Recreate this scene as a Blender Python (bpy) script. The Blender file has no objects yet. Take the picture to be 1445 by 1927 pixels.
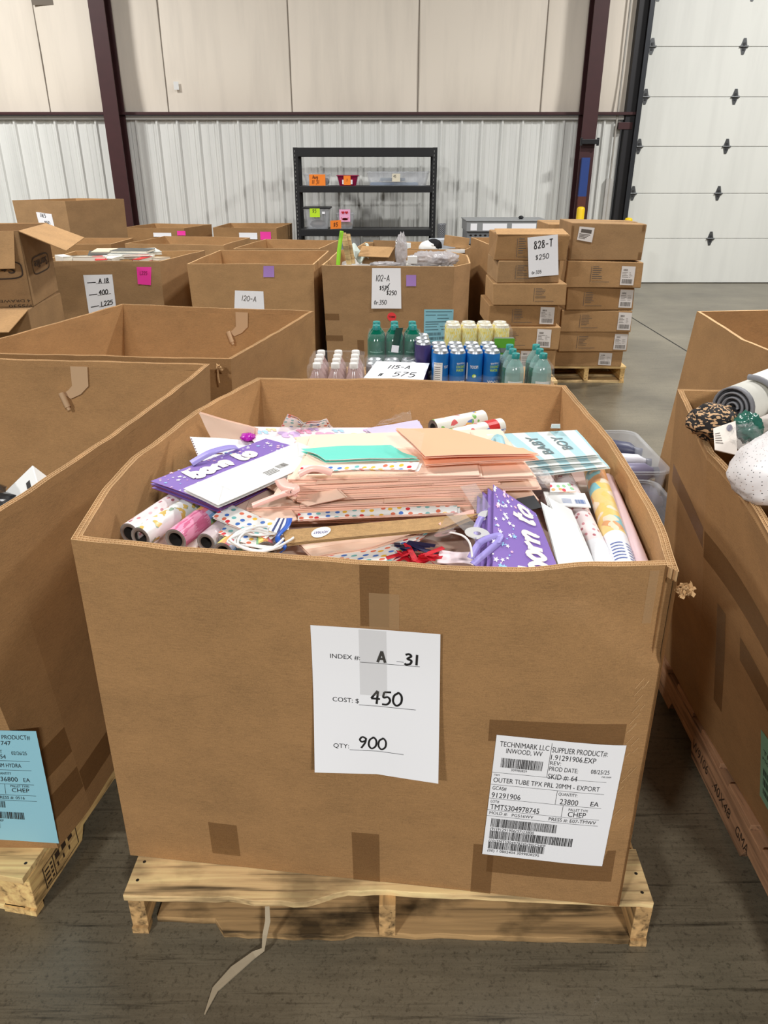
import bpy, bmesh, math, random
from mathutils import Vector, Matrix, noise
R = math.radians
rnd = random.Random(31)
sc = bpy.context.scene
col = sc.collection

# ------------------------------------------------------------------ camera, world, lamps, exposure
cd = bpy.data.cameras.new('camera')
cam = bpy.data.objects.new('camera', cd); col.objects.link(cam)
cam.location = (0, 0, 1.64); cam.rotation_euler = (R(90 - 25.0), 0, 0)
cd.sensor_fit = 'VERTICAL'; cd.sensor_height = 24.0; cd.lens = 24.0 * 1395 / 1927
cd.clip_start = 0.05; cd.clip_end = 100
sc.camera = cam
wd = bpy.data.worlds.new('warehouse_ambient'); sc.world = wd; wd.use_nodes = True
wd.node_tree.nodes['Background'].inputs[0].default_value = (1.0, 0.98, 0.96, 1)
wd.node_tree.nodes['Background'].inputs[1].default_value = 0.055
vs = sc.view_settings
vs.view_transform = 'Standard'; vs.look = 'None'; vs.gamma = 1; vs.use_curve_mapping = False; vs.exposure = 0.0

def lamp(x, y, z, power, sx=0.9, sy=0.35, c=(1, 0.985, 0.96)):
    l = bpy.data.lights.new('high_bay_lamp', 'AREA'); l.shape = 'RECTANGLE'
    l.size = sx; l.size_y = sy; l.energy = power; l.color = c
    o = bpy.data.objects.new('high_bay_lamp', l); col.objects.link(o); o.location = (x, y, z)
for (x, y, z, pw) in ((-4.2, -5.2, 5.4, 640), (2.2, -5.4, 5.4, 620), (-3.0, 4.4, 6.3, 265), (2.9, 4.4, 6.3, 265), (-6.6, 7.4, 6.4, 590), (6.3, 7.4, 6.4, 520)):
    lamp(x, y, z, pw)

# ------------------------------------------------------------------ materials
def lin(c):
    return tuple(((v / 255) / 12.92 if v <= 10 else (((v / 255) + 0.055) / 1.055) ** 2.4) for v in c) + (1,)
MATS = {}
def new_mat(name):
    m = bpy.data.materials.new(name); m.use_nodes = True
    return m, m.node_tree.nodes, m.node_tree.links, m.node_tree.nodes['Principled BSDF']
def plain(name, rgb, rough=0.6, metal=0.0, spec=0.5, var=0.0):
    if name in MATS: return MATS[name]
    m, n, l, b = new_mat(name)
    b.inputs['Base Color'].default_value = lin(rgb); b.inputs['Roughness'].default_value = rough
    b.inputs['Metallic'].default_value = metal; b.inputs['Specular IOR Level'].default_value = spec
    if var:
        tc = n.new('ShaderNodeTexCoord'); nz = n.new('ShaderNodeTexNoise'); nz.inputs['Scale'].default_value = 9
        nz.inputs['Detail'].default_value = 6; l.new(tc.outputs['Object'], nz.inputs['Vector'])
        mx = n.new('ShaderNodeMix'); mx.data_type = 'RGBA'
        mx.inputs['A'].default_value = lin(tuple(max(0, v * (1 - var)) for v in rgb)); mx.inputs['B'].default_value = lin(tuple(min(255, v * (1 + var)) for v in rgb))
        l.new(nz.outputs['Fac'], mx.inputs['Factor']); l.new(mx.outputs['Result'], b.inputs['Base Color'])
    MATS[name] = m; return m
def mapped(n, l, scale, src='Object', rot=(0, 0, 0)):
    tc = n.new('ShaderNodeTexCoord'); mp = n.new('ShaderNodeMapping')
    mp.inputs['Scale'].default_value = scale; mp.inputs['Rotation'].default_value = rot
    l.new(tc.outputs[src], mp.inputs['Vector']); return mp.outputs['Vector']
def ramp(n, stops, interp='LINEAR'):
    r = n.new('ShaderNodeValToRGB'); r.color_ramp.interpolation = interp
    e = r.color_ramp.elements
    while len(e) < len(stops): e.new(0.5)
    for i, (p, c) in enumerate(stops):
        e[i].position = p; e[i].color = lin(c) if max(c) > 1 else tuple(c) + (1,)
    return r
def cardboard(name, rgb, seed=0):
    m, n, l, b = new_mat(name)
    v1 = mapped(n, l, (60, 60, 900)); n1 = n.new('ShaderNodeTexNoise'); n1.inputs['Scale'].default_value = 1; n1.inputs['Detail'].default_value = 3
    l.new(v1, n1.inputs['Vector'])
    v2 = mapped(n, l, (5, 5, 9)); n2 = n.new('ShaderNodeTexNoise'); n2.inputs['Scale'].default_value = 1; n2.inputs['Detail'].default_value = 8; n2.inputs['Roughness'].default_value = 0.65
    l.new(v2, n2.inputs['Vector'])
    v3 = mapped(n, l, (430, 430, 430)); n3 = n.new('ShaderNodeTexNoise'); n3.inputs['Scale'].default_value = 1; n3.inputs['Detail'].default_value = 2
    l.new(v3, n3.inputs['Vector'])
    a = n.new('ShaderNodeMath'); a.operation = 'ADD'; l.new(n1.outputs['Fac'], a.inputs[0]); l.new(n2.outputs['Fac'], a.inputs[1])
    a2 = n.new('ShaderNodeMath'); a2.operation = 'ADD'; l.new(a.outputs[0], a2.inputs[0]); l.new(n3.outputs['Fac'], a2.inputs[1])
    a3 = n.new('ShaderNodeMath'); a3.operation = 'MULTIPLY'; a3.inputs[1].default_value = 1 / 3; l.new(a2.outputs[0], a3.inputs[0])
    d = tuple(v * 0.86 for v in rgb); h = tuple(min(255, v * 1.1) for v in rgb)
    r = ramp(n, [(0.36, d), (0.5, rgb), (0.64, h)]); l.new(a3.outputs[0], r.inputs[0]); l.new(r.outputs[0], b.inputs['Base Color'])
    b.inputs['Roughness'].default_value = 0.78; b.inputs['Specular IOR Level'].default_value = 0.25
    bp = n.new('ShaderNodeBump'); bp.inputs['Strength'].default_value = 0.12; bp.inputs['Distance'].default_value = 0.004
    l.new(a3.outputs[0], bp.inputs['Height']); l.new(bp.outputs[0], b.inputs['Normal'])
    MATS[name] = m; return m
KRAFT = cardboard('kraft_cardboard', (160, 123, 82))
KRAFT_IN_LIT = cardboard('kraft_cardboard_inner_lit', (180, 140, 95))  # lighter copy of the kraft, paints in the brighter light inside boxes
KRAFT_B = cardboard('kraft_cardboard_greyer', (160, 127, 90))
KRAFT_C = cardboard('kraft_cardboard_tan', (174, 137, 95))
EDGE = plain('cut_cardboard_edge', (198, 160, 114), 0.85, var=0.15)
FLUTE = plain('cardboard_flute', (150, 106, 62), 0.9)
def film(name, rgb, alpha, rough=0.12, wr=60):
    m, n, l, b = new_mat(name)
    b.inputs['Base Color'].default_value = lin(rgb); b.inputs['Roughness'].default_value = rough
    b.inputs['Alpha'].default_value = alpha; b.inputs['Specular IOR Level'].default_value = 0.8
    if wr:
        v = mapped(n, l, (wr, wr, wr)); z = n.new('ShaderNodeTexNoise'); z.inputs['Scale'].default_value = 1; z.inputs['Detail'].default_value = 3
        l.new(v, z.inputs['Vector']); bp = n.new('ShaderNodeBump'); bp.inputs['Strength'].default_value = 0.7; bp.inputs['Distance'].default_value = 0.01
        l.new(z.outputs['Fac'], bp.inputs['Height']); l.new(bp.outputs[0], b.inputs['Normal'])
    MATS[name] = m; return m
TAPE = film('brown_packing_tape', (116, 78, 40), 0.42, 0.3, 0)
TAPE_PALE = film('clear_packing_tape', (196, 160, 118), 0.45, 0.3, 0)
CLEAR = film('clear_film', (235, 238, 240), 0.08, 0.08)
CLEARP = film('clear_plastic', (216, 220, 226), 0.26, 0.2, 0)
TAG = film('clear_tag', (240, 240, 240), 0.14, 0.08, 0)
def wood(name, rgb, axis='x', dirt=0.5):
    m, n, l, b = new_mat(name)
    s = {'x': (3, 60, 60), 'y': (60, 3, 60)}[axis]
    v = mapped(n, l, s); z = n.new('ShaderNodeTexNoise'); z.inputs['Scale'].default_value = 1; z.inputs['Detail'].default_value = 7; z.inputs['Distortion'].default_value = 0.6
    l.new(v, z.inputs['Vector'])
    r = ramp(n, [(0.28, tuple(c * 0.42 for c in rgb)), (0.47, rgb), (0.72, tuple(min(255, c * 1.18) for c in rgb))]); l.new(z.outputs['Fac'], r.inputs[0])
    v2 = mapped(n, l, (7, 12, 12) if axis == 'x' else (12, 7, 12)); z2 = n.new('ShaderNodeTexNoise'); z2.inputs['Scale'].default_value = 1; z2.inputs['Detail'].default_value = 6
    l.new(v2, z2.inputs['Vector'])
    r2 = ramp(n, [(0.36, (1 - dirt,) * 3), (0.56, (1, 1, 1))]); l.new(z2.outputs['Fac'], r2.inputs[0])
    mx = n.new('ShaderNodeMix'); mx.data_type = 'RGBA'; mx.blend_type = 'MULTIPLY'; mx.inputs['Factor'].default_value = 1
    l.new(r.outputs[0], mx.inputs['A']); l.new(r2.outputs[0], mx.inputs['B']); l.new(mx.outputs['Result'], b.inputs['Base Color'])
    b.inputs['Roughness'].default_value = 0.8; b.inputs['Specular IOR Level'].default_value = 0.2
    bp = n.new('ShaderNodeBump'); bp.inputs['Strength'].default_value = 0.35; bp.inputs['Distance'].default_value = 0.003
    l.new(z.outputs['Fac'], bp.inputs['Height']); l.new(bp.outputs[0], b.inputs['Normal'])
    MATS[name] = m; return m
WOODX = wood('pallet_board_wood', (228, 194, 142), 'x', 0.5)
WOODX2 = wood('pallet_bottom_board_wood', (168, 136, 94), 'x', 0.8)
WOODY = wood('pallet_stringer_wood', (196, 158, 108), 'y', 0.4)
WOODP = wood('pale_pallet_wood', (230, 194, 136), 'x', 0.25)
WOODPY = wood('pale_stringer_wood', (230, 190, 128), 'y', 0.2)
WOODG = wood('pinkish_stringer_wood', (176, 136, 104), 'y', 0.2)
INK = plain('black_ink', (22, 22, 24), 0.5)
GREYINK = plain('grey_print', (92, 84, 78), 0.6)
BROWNINK = plain('dark_carton_print', (62, 46, 32), 0.7)
PAPER = plain('white_paper', (245, 246, 250), 0.6)
WHITEP = plain('white_card', (230, 231, 229), 0.5)
BLACKM = plain('black_steel', (26, 27, 30), 0.45)
DARK = plain('dark_inside', (30, 24, 20), 0.9)
MAROON = plain('maroon_painted_steel', (66, 34, 36), 0.5, var=0.1)
def dots(name, base, palette, scale, r=0.28, rand=0.35, stretch=(1, 1)):
    m, n, l, b = new_mat(name)
    v = mapped(n, l, (scale * stretch[0], scale * stretch[1], 1), 'UV')
    vo = n.new('ShaderNodeTexVoronoi'); vo.voronoi_dimensions = '2D'; vo.inputs['Scale'].default_value = 1; vo.inputs['Randomness'].default_value = rand
    l.new(v, vo.inputs['Vector'])
    lt = n.new('ShaderNodeMath'); lt.operation = 'LESS_THAN'; lt.inputs[1].default_value = r; l.new(vo.outputs['Distance'], lt.inputs[0])
    sp = n.new('ShaderNodeSeparateColor'); l.new(vo.outputs['Color'], sp.inputs[0])
    k = len(palette); rp = ramp(n, [(i / k, c) for i, c in enumerate(palette)], 'CONSTANT'); l.new(sp.outputs[0], rp.inputs[0])
    mx = n.new('ShaderNodeMix'); mx.data_type = 'RGBA'; mx.inputs['A'].default_value = lin(base)
    l.new(lt.outputs[0], mx.inputs['Factor']); l.new(rp.outputs[0], mx.inputs['B']); l.new(mx.outputs['Result'], b.inputs['Base Color'])
    b.inputs['Roughness'].default_value = 0.4
    MATS[name] = m; return m
def bands(name, stops, scale, axis=0, rough=0.4):
    m, n, l, b = new_mat(name)
    v = mapped(n, l, (scale, scale, 1), 'UV'); s = n.new('ShaderNodeSeparateXYZ'); l.new(v, s.inputs[0])
    fr = n.new('ShaderNodeMath'); fr.operation = 'FRACT'; l.new(s.outputs[axis], fr.inputs[0])
    rp = ramp(n, stops, 'CONSTANT'); l.new(fr.outputs[0], rp.inputs[0]); l.new(rp.outputs[0], b.inputs['Base Color'])
    b.inputs['Roughness'].default_value = rough
    MATS[name] = m; return m
def blobs(name, base, palette, scale, thr=0.56, rough=0.35):
    m, n, l, b = new_mat(name)
    v = mapped(n, l, (scale, scale, 1), 'UV')
    z = n.new('ShaderNodeTexNoise'); z.inputs['Scale'].default_value = 1; z.inputs['Detail'].default_value = 1.5; l.new(v, z.inputs['Vector'])
    lt = n.new('ShaderNodeMath'); lt.operation = 'GREATER_THAN'; lt.inputs[1].default_value = thr; l.new(z.outputs['Fac'], lt.inputs[0])
    z2 = n.new('ShaderNodeTexVoronoi'); z2.voronoi_dimensions = '2D'; z2.inputs['Scale'].default_value = 1.3; l.new(v, z2.inputs['Vector'])
    sp = n.new('ShaderNodeSeparateColor'); l.new(z2.outputs['Color'], sp.inputs[0])
    k = len(palette); rp = ramp(n, [(i / k, c) for i, c in enumerate(palette)], 'CONSTANT'); l.new(sp.outputs[0], rp.inputs[0])
    mx = n.new('ShaderNodeMix'); mx.data_type = 'RGBA'; mx.inputs['A'].default_value = lin(base)
    l.new(lt.outputs[0], mx.inputs['Factor']); l.new(rp.outputs[0], mx.inputs['B']); l.new(mx.outputs['Result'], b.inputs['Base Color'])
    b.inputs['Roughness'].default_value = rough
    MATS[name] = m; return m

# ------------------------------------------------------------------ mesh builder, tags
WORLD = {}
def tag(o, label=None, cat=None, group=None, kind=None):
    if label: o['label'] = label
    if cat: o['category'] = cat
    if group: o['group'] = group
    if kind: o['kind'] = kind
    return o
def thing(name, label, cat, loc, group=None):
    o = bpy.data.objects.new(name, None); col.objects.link(o); o.empty_display_size = 0.1
    o.location = loc; WORLD[o.name] = Vector(loc)
    return tag(o, label, cat, group)
class MB:
    def __init__(s): s.v = []; s.f = []; s.m = []; s.uv = []; s.sm = []
    def add(s, verts, faces, mi=0, uvs=None, smooth=False):
        k = len(s.v); s.v.extend(Vector(v) for v in verts)
        for i, f in enumerate(faces):
            s.f.append([k + j for j in f]); s.m.append(mi); s.sm.append(smooth)
            s.uv.append([uvs[j] for j in f] if uvs else None)
        return s
    def hexa(s, p, mi=0):      # 8 corners: bottom 0-3, top 4-7
        return s.add(p, [(3, 2, 1, 0), (4, 5, 6, 7), (0, 1, 5, 4), (1, 2, 6, 5), (2, 3, 7, 6), (3, 0, 4, 7)], mi)
    def box(s, c, d, mi=0, M=None):
        x, y, z = (q / 2 for q in d)
        p = [Vector((c[0] + a * x, c[1] + b * y, c[2] + e * z)) for e in (-1, 1) for a, b in ((-1, -1), (1, -1), (1, 1), (-1, 1))]
        if M: p = [M @ q for q in p]
        return s.hexa(p, mi)
    def prism(s, poly, o, ux, uy, n, depth, mi=0):   # polygon in plane (ux, uy) swept along n
        o, ux, uy, n = map(Vector, (o, ux, uy, n)); k = len(poly)
        a = [o + ux * x + uy * y for x, y in poly]; b = [q + n * depth for q in a]
        f = [tuple(range(k))[::-1], tuple(range(k, 2 * k))] + [(i, (i + 1) % k, k + (i + 1) % k, k + i) for i in range(k)]
        return s.add(a + b, f, mi)
    def tube(s, pts, r, n=10, mi=0, cap=True, r2=None):
        pts = [Vector(p) for p in pts]; rings = []; up = None
        for i, p in enumerate(pts):
            t = (pts[min(i + 1, len(pts) - 1)] - pts[max(i - 1, 0)]).normalized()
            if up is None: up = Vector((0, 0, 1)) if abs(t.z) < 0.9 else Vector((1, 0, 0))
            a = t.cross(up).normalized(); bb = a.cross(t).normalized(); up = bb
            rr = r if r2 is None else r + (r2 - r) * i / (len(pts) - 1)
            rings.append([p + (a * math.cos(2 * math.pi * j / n) + bb * math.sin(2 * math.pi * j / n)) * rr for j in range(n)])
        v = [q for g in rings for q in g]; f = []
        for i in range(len(rings) - 1):
            for j in range(n): f.append((i * n + j, i * n + (j + 1) % n, (i + 1) * n + (j + 1) % n, (i + 1) * n + j))
        s.add(v, f, mi, None, True)
        if cap:
            s.add(rings[0], [tuple(range(n))], mi); s.add(rings[-1], [tuple(range(n))[::-1]], mi)
        return s
    def lathe(s, prof, n=20, mi=0, M=None, uvs=True):   # prof: (r, z)
        v = []; uv = []; f = []
        for i, (r, z) in enumerate(prof):
            for j in range(n + 1):
                a = 2 * math.pi * j / n; v.append(Vector((r * math.cos(a), r * math.sin(a), z))); uv.append((j / n, z))
        for i in range(len(prof) - 1):
            for j in range(n):
                q = i * (n + 1) + j; f.append((q, q + 1, q + n + 2, q + n + 1))
        if M: v = [M @ q for q in v]
        return s.add(v, f, mi, uv, True)
    def grid(s, fn, nu, nv, mi=0, w=1, h=1, smooth=True, u0=0, v0=0):
        v = [fn(i / nu, j / nv) for j in range(nv + 1) for i in range(nu + 1)]
        uv = [(u0 + w * i / nu, v0 + h * j / nv) for j in range(nv + 1) for i in range(nu + 1)]
        f = [(j * (nu + 1) + i, j * (nu + 1) + i + 1, (j + 1) * (nu + 1) + i + 1, (j + 1) * (nu + 1) + i) for j in range(nv) for i in range(nu)]
        return s.add(v, f, mi, uv, smooth)
    def slab(s, fn, nrm, t, nu, nv, mi=0, me=0, w=1, h=1):   # fn(u,v)->point, solid sheet of thickness t below fn
        N = Vector(nrm) * t
        s.grid(fn, nu, nv, mi, w, h); s.grid(lambda u, v: fn(1 - u, v) - N, nu, nv, mi, w, h)
        for A in (lambda q: (q, 0), lambda q: (1, q), lambda q: (1 - q, 1), lambda q: (0, 1 - q)):
            k = nu if A(0.3)[1] in (0, 1) else nv
            s.grid(lambda u, v, A=A: fn(*A(u)) - N * (1 - v), k, 1, me, 0.01, 0.01, False)
        return s
    def build(s, name, mats, parent=None, bevel=0.0, origin=None):
        if not isinstance(mats, (list, tuple)): mats = [mats]
        if origin is None:
            xs = [v.x for v in s.v]; ys = [v.y for v in s.v]; zs = [v.z for v in s.v]
            origin = Vector(((min(xs) + max(xs)) / 2, (min(ys) + max(ys)) / 2, min(zs)))
        origin = Vector(origin)
        me = bpy.data.meshes.new(name); me.from_pydata([v - origin for v in s.v], [], s.f); me.validate(clean_customdata=False)
        for m in mats: me.materials.append(m)
        if len(me.polygons) == len(s.f):
            me.polygons.foreach_set('material_index', s.m); me.polygons.foreach_set('use_smooth', s.sm)
            if any(u is not None for u in s.uv):
                L = me.uv_layers.new(name='map'); flat = []
                for f, u in zip(s.f, s.uv):
                    for i in range(len(f)): flat.extend(u[i] if u else (0, 0))
                L.data.foreach_set('uv', flat)
        o = bpy.data.objects.new(name, me); col.objects.link(o)
        if parent is not None:
            o.parent = parent; o.location = origin - WORLD[parent.name]
        else: o.location = origin
        WORLD[o.name] = origin
        if bevel:
            b = o.modifiers.new('bevel', 'BEVEL'); b.width = bevel; b.segments = 2; b.limit_method = 'ANGLE'; b.angle_limit = R(40)
        return o
def structure(o): o['kind'] = 'structure'; return o

# ------------------------------------------------------------------ surfaces to write on
class Flat:
    def __init__(s, o, ux, uy):
        s.o = Vector(o); s.ux = Vector(ux).normalized(); s.uy = Vector(uy).normalized(); s.n = s.ux.cross(s.uy).normalized()
    def pt(s, x, y, h=0): return s.o + s.ux * x + s.uy * y + s.n * h
class Patch:                       # four 3D corners, unit coordinates, optional bend
    def __init__(s, a, b, c, d, bend=None):
        s.p = [Vector(q) for q in (a, b, c, d)]
        s.n = (s.p[1] - s.p[0]).cross(s.p[3] - s.p[0]).normalized(); s.bend = bend
        s.w = ((s.p[1] - s.p[0]).length + (s.p[2] - s.p[3]).length) / 2; s.h = ((s.p[3] - s.p[0]).length + (s.p[2] - s.p[1]).length) / 2
    def pt(s, u, v, h=0):
        a, b, c, d = s.p
        q = a * (1 - u) * (1 - v) + b * u * (1 - v) + c * u * v + d * (1 - u) * v
        return q + s.n * (h + (s.bend(u, v) if s.bend else 0))
class OnWall:                      # unit coordinates inside a quad given in the coordinates of another surface
    def __init__(s, base, a, b, c, d, bend=None):
        s.b = base; s.q = (a, b, c, d); s.bend = bend
        s.w = math.dist(a, b); s.h = math.dist(a, d)
    def pt(s, u, v, h=0):
        a, b, c, d = s.q; k = ((1 - u) * (1 - v), u * (1 - v), u * v, (1 - u) * v)
        x = sum(w * q[0] for w, q in zip(k, s.q)); y = sum(w * q[1] for w, q in zip(k, s.q))
        return s.b.pt(x, y, h + (s.bend(u, v) if s.bend else 0))

_tc = {}
def glyphs(txt, italic=0.0, bold=0.0):
    key = (txt, italic, bold)
    if key in _tc: return _tc[key]
    c = bpy.data.curves.new('tmp', 'FONT'); c.body = txt; c.size = 1; c.shear = italic; c.offset = bold; c.resolution_u = 3
    o = bpy.data.objects.new('tmp', c); me = o.to_mesh()
    vs_ = [(v.co.x, v.co.y) for v in me.vertices]; fs = [tuple(p.vertices) for p in me.polygons]
    if fs and me.polygons[0].normal.z < 0: fs = [f[::-1] for f in fs]
    o.to_mesh_clear(); bpy.data.objects.remove(o); bpy.data.curves.remove(c)
    _tc[key] = (vs_, fs); return _tc[key]
def text(mb, S, txt, x0, y0, w, hh, mi=0, h=0.0006, rot=0, bold=0.0, italic=0.0):
    """printed text: left-bottom corner (x0,y0), scaled to width w and cap height hh, turned by rot degrees about (x0,y0)"""
    v, f = glyphs(txt, italic, bold)
    if not v: return
    a = min(q[0] for q in v); b = max(q[0] for q in v); sx = w / max(1e-6, b - a); sy = hh / 0.7
    cr, sr = math.cos(R(rot)), math.sin(R(rot))
    out = []
    for x, y in v:
        X, Y = (x - a) * sx, y * sy
        out.append(S.pt(x0 + X * cr - Y * sr, y0 + X * sr + Y * cr, h))
    mb.add(out, f, mi)
def rect(mb, S, x0, y0, x1, y1, mi=0, h=0.0006, n=1):
    for i in range(n):
        a = x0 + (x1 - x0) * i / n; b = x0 + (x1 - x0) * (i + 1) / n
        mb.add([S.pt(a, y0, h), S.pt(b, y0, h), S.pt(b, y1, h), S.pt(a, y1, h)], [(0, 1, 2, 3)], mi)
def disc(mb, S, x, y, rx, ry, mi=0, h=0.0006, n=18, a0=0):
    mb.add([S.pt(x + rx * math.cos(a0 + 2 * math.pi * i / n), y + ry * math.sin(a0 + 2 * math.pi * i / n), h) for i in range(n)], [tuple(range(n))], mi)
def star(mb, S, x, y, r, mi=0, h=0.0006, ax=1.0):
    a0 = rnd.random() * 6; c = S.pt(x, y, h)
    p = [S.pt(x + (r if i % 2 == 0 else r * 0.45) * math.cos(a0 + i * math.pi / 5), y + ax * (r if i % 2 == 0 else r * 0.45) * math.sin(a0 + i * math.pi / 5), h) for i in range(10)]
    mb.add([c] + p, [(0, 1 + i, 1 + (i + 1) % 10) for i in range(10)], mi)
def barcode(mb, S, x0, y0, x1, y1, mi=0, seed=1, h=0.0006, n=46):
    r = random.Random(seed); x = x0; u = (x1 - x0) / (n * 2.0)
    while x < x1:
        w = u * r.choice((0.7, 0.7, 1.2, 1.9)); rect(mb, S, x, y0, min(x + w, x1), y1, mi, h); x += w + u * r.choice((0.7, 0.8, 1.3))
def smooth_line(p, k=5):
    if len(p) < 3: return [Vector((a[0], a[1])) for a in p]
    P = [Vector((a[0], a[1])) for a in p]; out = []
    for i in range(len(P) - 1):
        a, b, c, d = P[max(0, i - 1)], P[i], P[i + 1], P[min(len(P) - 1, i + 2)]
        for j in range(k):
            t = j / k; out.append(0.5 * ((2 * b) + (c - a) * t + (2 * a - 5 * b + 4 * c - d) * t * t + (3 * b - a - 3 * c + d) * t ** 3))
    out.append(P[-1]); return out
def stroke(mb, S, pts, wd, mi=0, h=0.0008, sm=True, sx=1.0, sy=1.0):
    p = smooth_line(pts) if sm else [Vector((a[0], a[1])) for a in pts]
    L = []; Rr = []
    for i, q in enumerate(p):
        t = p[min(i + 1, len(p) - 1)] - p[max(i - 1, 0)]
        if t.length < 1e-9: t = Vector((1, 0))
        t.normalize(); nn = Vector((-t.y, t.x)) * wd / 2
        L.append(S.pt((q.x + nn.x) * sx, (q.y + nn.y) * sy, h)); Rr.append(S.pt((q.x - nn.x) * sx, (q.y - nn.y) * sy, h))
    k = len(p); mb.add(L + Rr, [(i + 1, i, k + i, k + i + 1) for i in range(k - 1)], mi)
HAND = {
 '0': [[(.28, .98), (.05, .75), (.03, .3), (.25, .02), (.5, .25), (.5, .72), (.3, .99), (.2, .9)]], '1': [[(.2, 1), (.2, .5), (.2, 0)]],
 '2': [[(.03, .75), (.2, .98), (.45, .85), (.4, .5), (.05, .03)], [(.05, .03), (.5, .05)]], '3': [[(.05, .92), (.3, 1), (.45, .8), (.2, .55), (.48, .4), (.42, .1), (.15, 0), (.02, .1)]],
 '4': [[(.35, 1), (.02, .4)], [(.02, .4), (.55, .4)], [(.38, .98), (.38, 0)]], '5': [[(.5, .98), (.1, .95)], [(.1, .95), (.08, .55), (.35, .6), (.5, .35), (.35, .05), (.05, .03)]],
 '7': [[(.05, .95), (.5, .95)], [(.5, .95), (.25, .5), (.15, 0)]],
 '6': [[(.42, 1), (.12, .6), (.06, .2), (.25, 0), (.45, .2), (.35, .45), (.1, .35)]], '8': [[(.45, .9), (.2, 1), (.1, .75), (.42, .35), (.4, .05), (.12, .05), (.1, .35), (.45, .8)]],
 '9': [[(.45, .85), (.2, .98), (.04, .75), (.2, .55), (.45, .7)], [(.45, .9), (.42, .5), (.2, .02)]], 'u': [[(.05, .6), (.08, .1), (.3, .05), (.42, .3)], [(.44, .6), (.45, 0)]], 'g': [[(.42, .5), (.2, .6), (.05, .3), (.3, .08), (.44, .5), (.42, -.2), (.1, -.3)]],
 'A': [[(.02, 0), (.28, 1)], [(.28, 1), (.55, 0)], [(.1, .32), (.48, .32)]],
 '-': [[(.05, .45), (.45, .45)]], '$': [[(.45, .8), (.2, .88), (.08, .68), (.4, .4), (.35, .15), (.05, .2)], [(.25, 1), (.25, 0)]], 'T': [[(0, 1), (.55, 1)], [(.27, 1), (.27, 0)]],
 '#': [[(.15, .9), (.1, .1)], [(.4, .9), (.35, .1)], [(0, .65), (.5, .65)], [(0, .35), (.5, .35)]], 'O': [[(.28, .9), (.05, .5), (.28, .05), (.5, .5), (.28, .9)]], 'r': [[(.05, .55), (.08, 0)], [(.08, .4), (.35, .58)]],
 ':': [[(.1, .55), (.12, .45)], [(.1, .15), (.12, .05)]], '/': [[(0, 0), (.4, 1)]], ',': [[(.1, .1), (.02, -.15)]], ' ': [],
 'b': [[(.08, 1.05), (.05, .55), (.06, .06)], [(.06, .1), (.3, .0), (.48, .28), (.3, .58), (.07, .4)]], 'o': [[(.28, .6), (.05, .35), (.2, .02), (.46, .2), (.4, .52), (.24, .6)]],
 'n': [[(.05, .6), (.06, 0)], [(.06, .35), (.25, .6), (.42, .5), (.42, .1), (.52, .02)]], 't': [[(.2, .95), (.16, .3), (.25, .02), (.42, .08)], [(.02, .62), (.42, .62)]],
}
def hand(mb, S, txt, x0, y0, size, wd, asp=1.0, mi=0, slant=0.12, h=0.0009, adv=0.66, rot=0):
    cr, sr = math.cos(R(rot)), math.sin(R(rot)); x = 0
    for ch in txt:
        for st in HAND.get(ch, []):
            pts = []
            for a, b in st:
                X = (x + a + b * slant) * size * asp; Y = b * size
                pts.append((x0 + X * cr - Y * sr, y0 + X * sr + Y * cr))
            stroke(mb, S, pts, wd, mi, h)
        x += {'1': .45, ':': .3, ',': .3, ' ': .4, 'r': .45}.get(ch, adv)
def decal(S, x0, y0, x1, y1, name, mat, parent, h=0.0007, n=6, label=None):
    m = MB(); m.grid(lambda u, v: S.pt(x0 + (x1 - x0) * u, y0 + (y1 - y0) * v, h), n, n, 0, x1 - x0, y1 - y0)
    o = m.build(name, mat, parent)
    if label: o['label'] = label
    return o
def sheet(S, quad, name, mat, parent, curl=0.0, h=0.0012, n=10, label=None):
    """paper taped on a wall: quad = bl, br, tr, tl in the wall's coordinates; returns (object, surface to write on)"""
    f = lambda u, v: h + curl * ((1 - v) ** 2 * (0.6 + 0.8 * abs(u - 0.5)) + 0.25 * u * u * v)
    W = OnWall(S, *quad, bend=f)
    m = MB(); m.grid(lambda u, v: W.pt(u, v), n, n, 0, W.w, W.h)
    m.grid(lambda u, v: W.pt(1 - u, v, -0.0004), n, n, 0, W.w, W.h)
    o = m.build(name, mat, parent)
    if label: o['label'] = label
    return o, W

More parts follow.
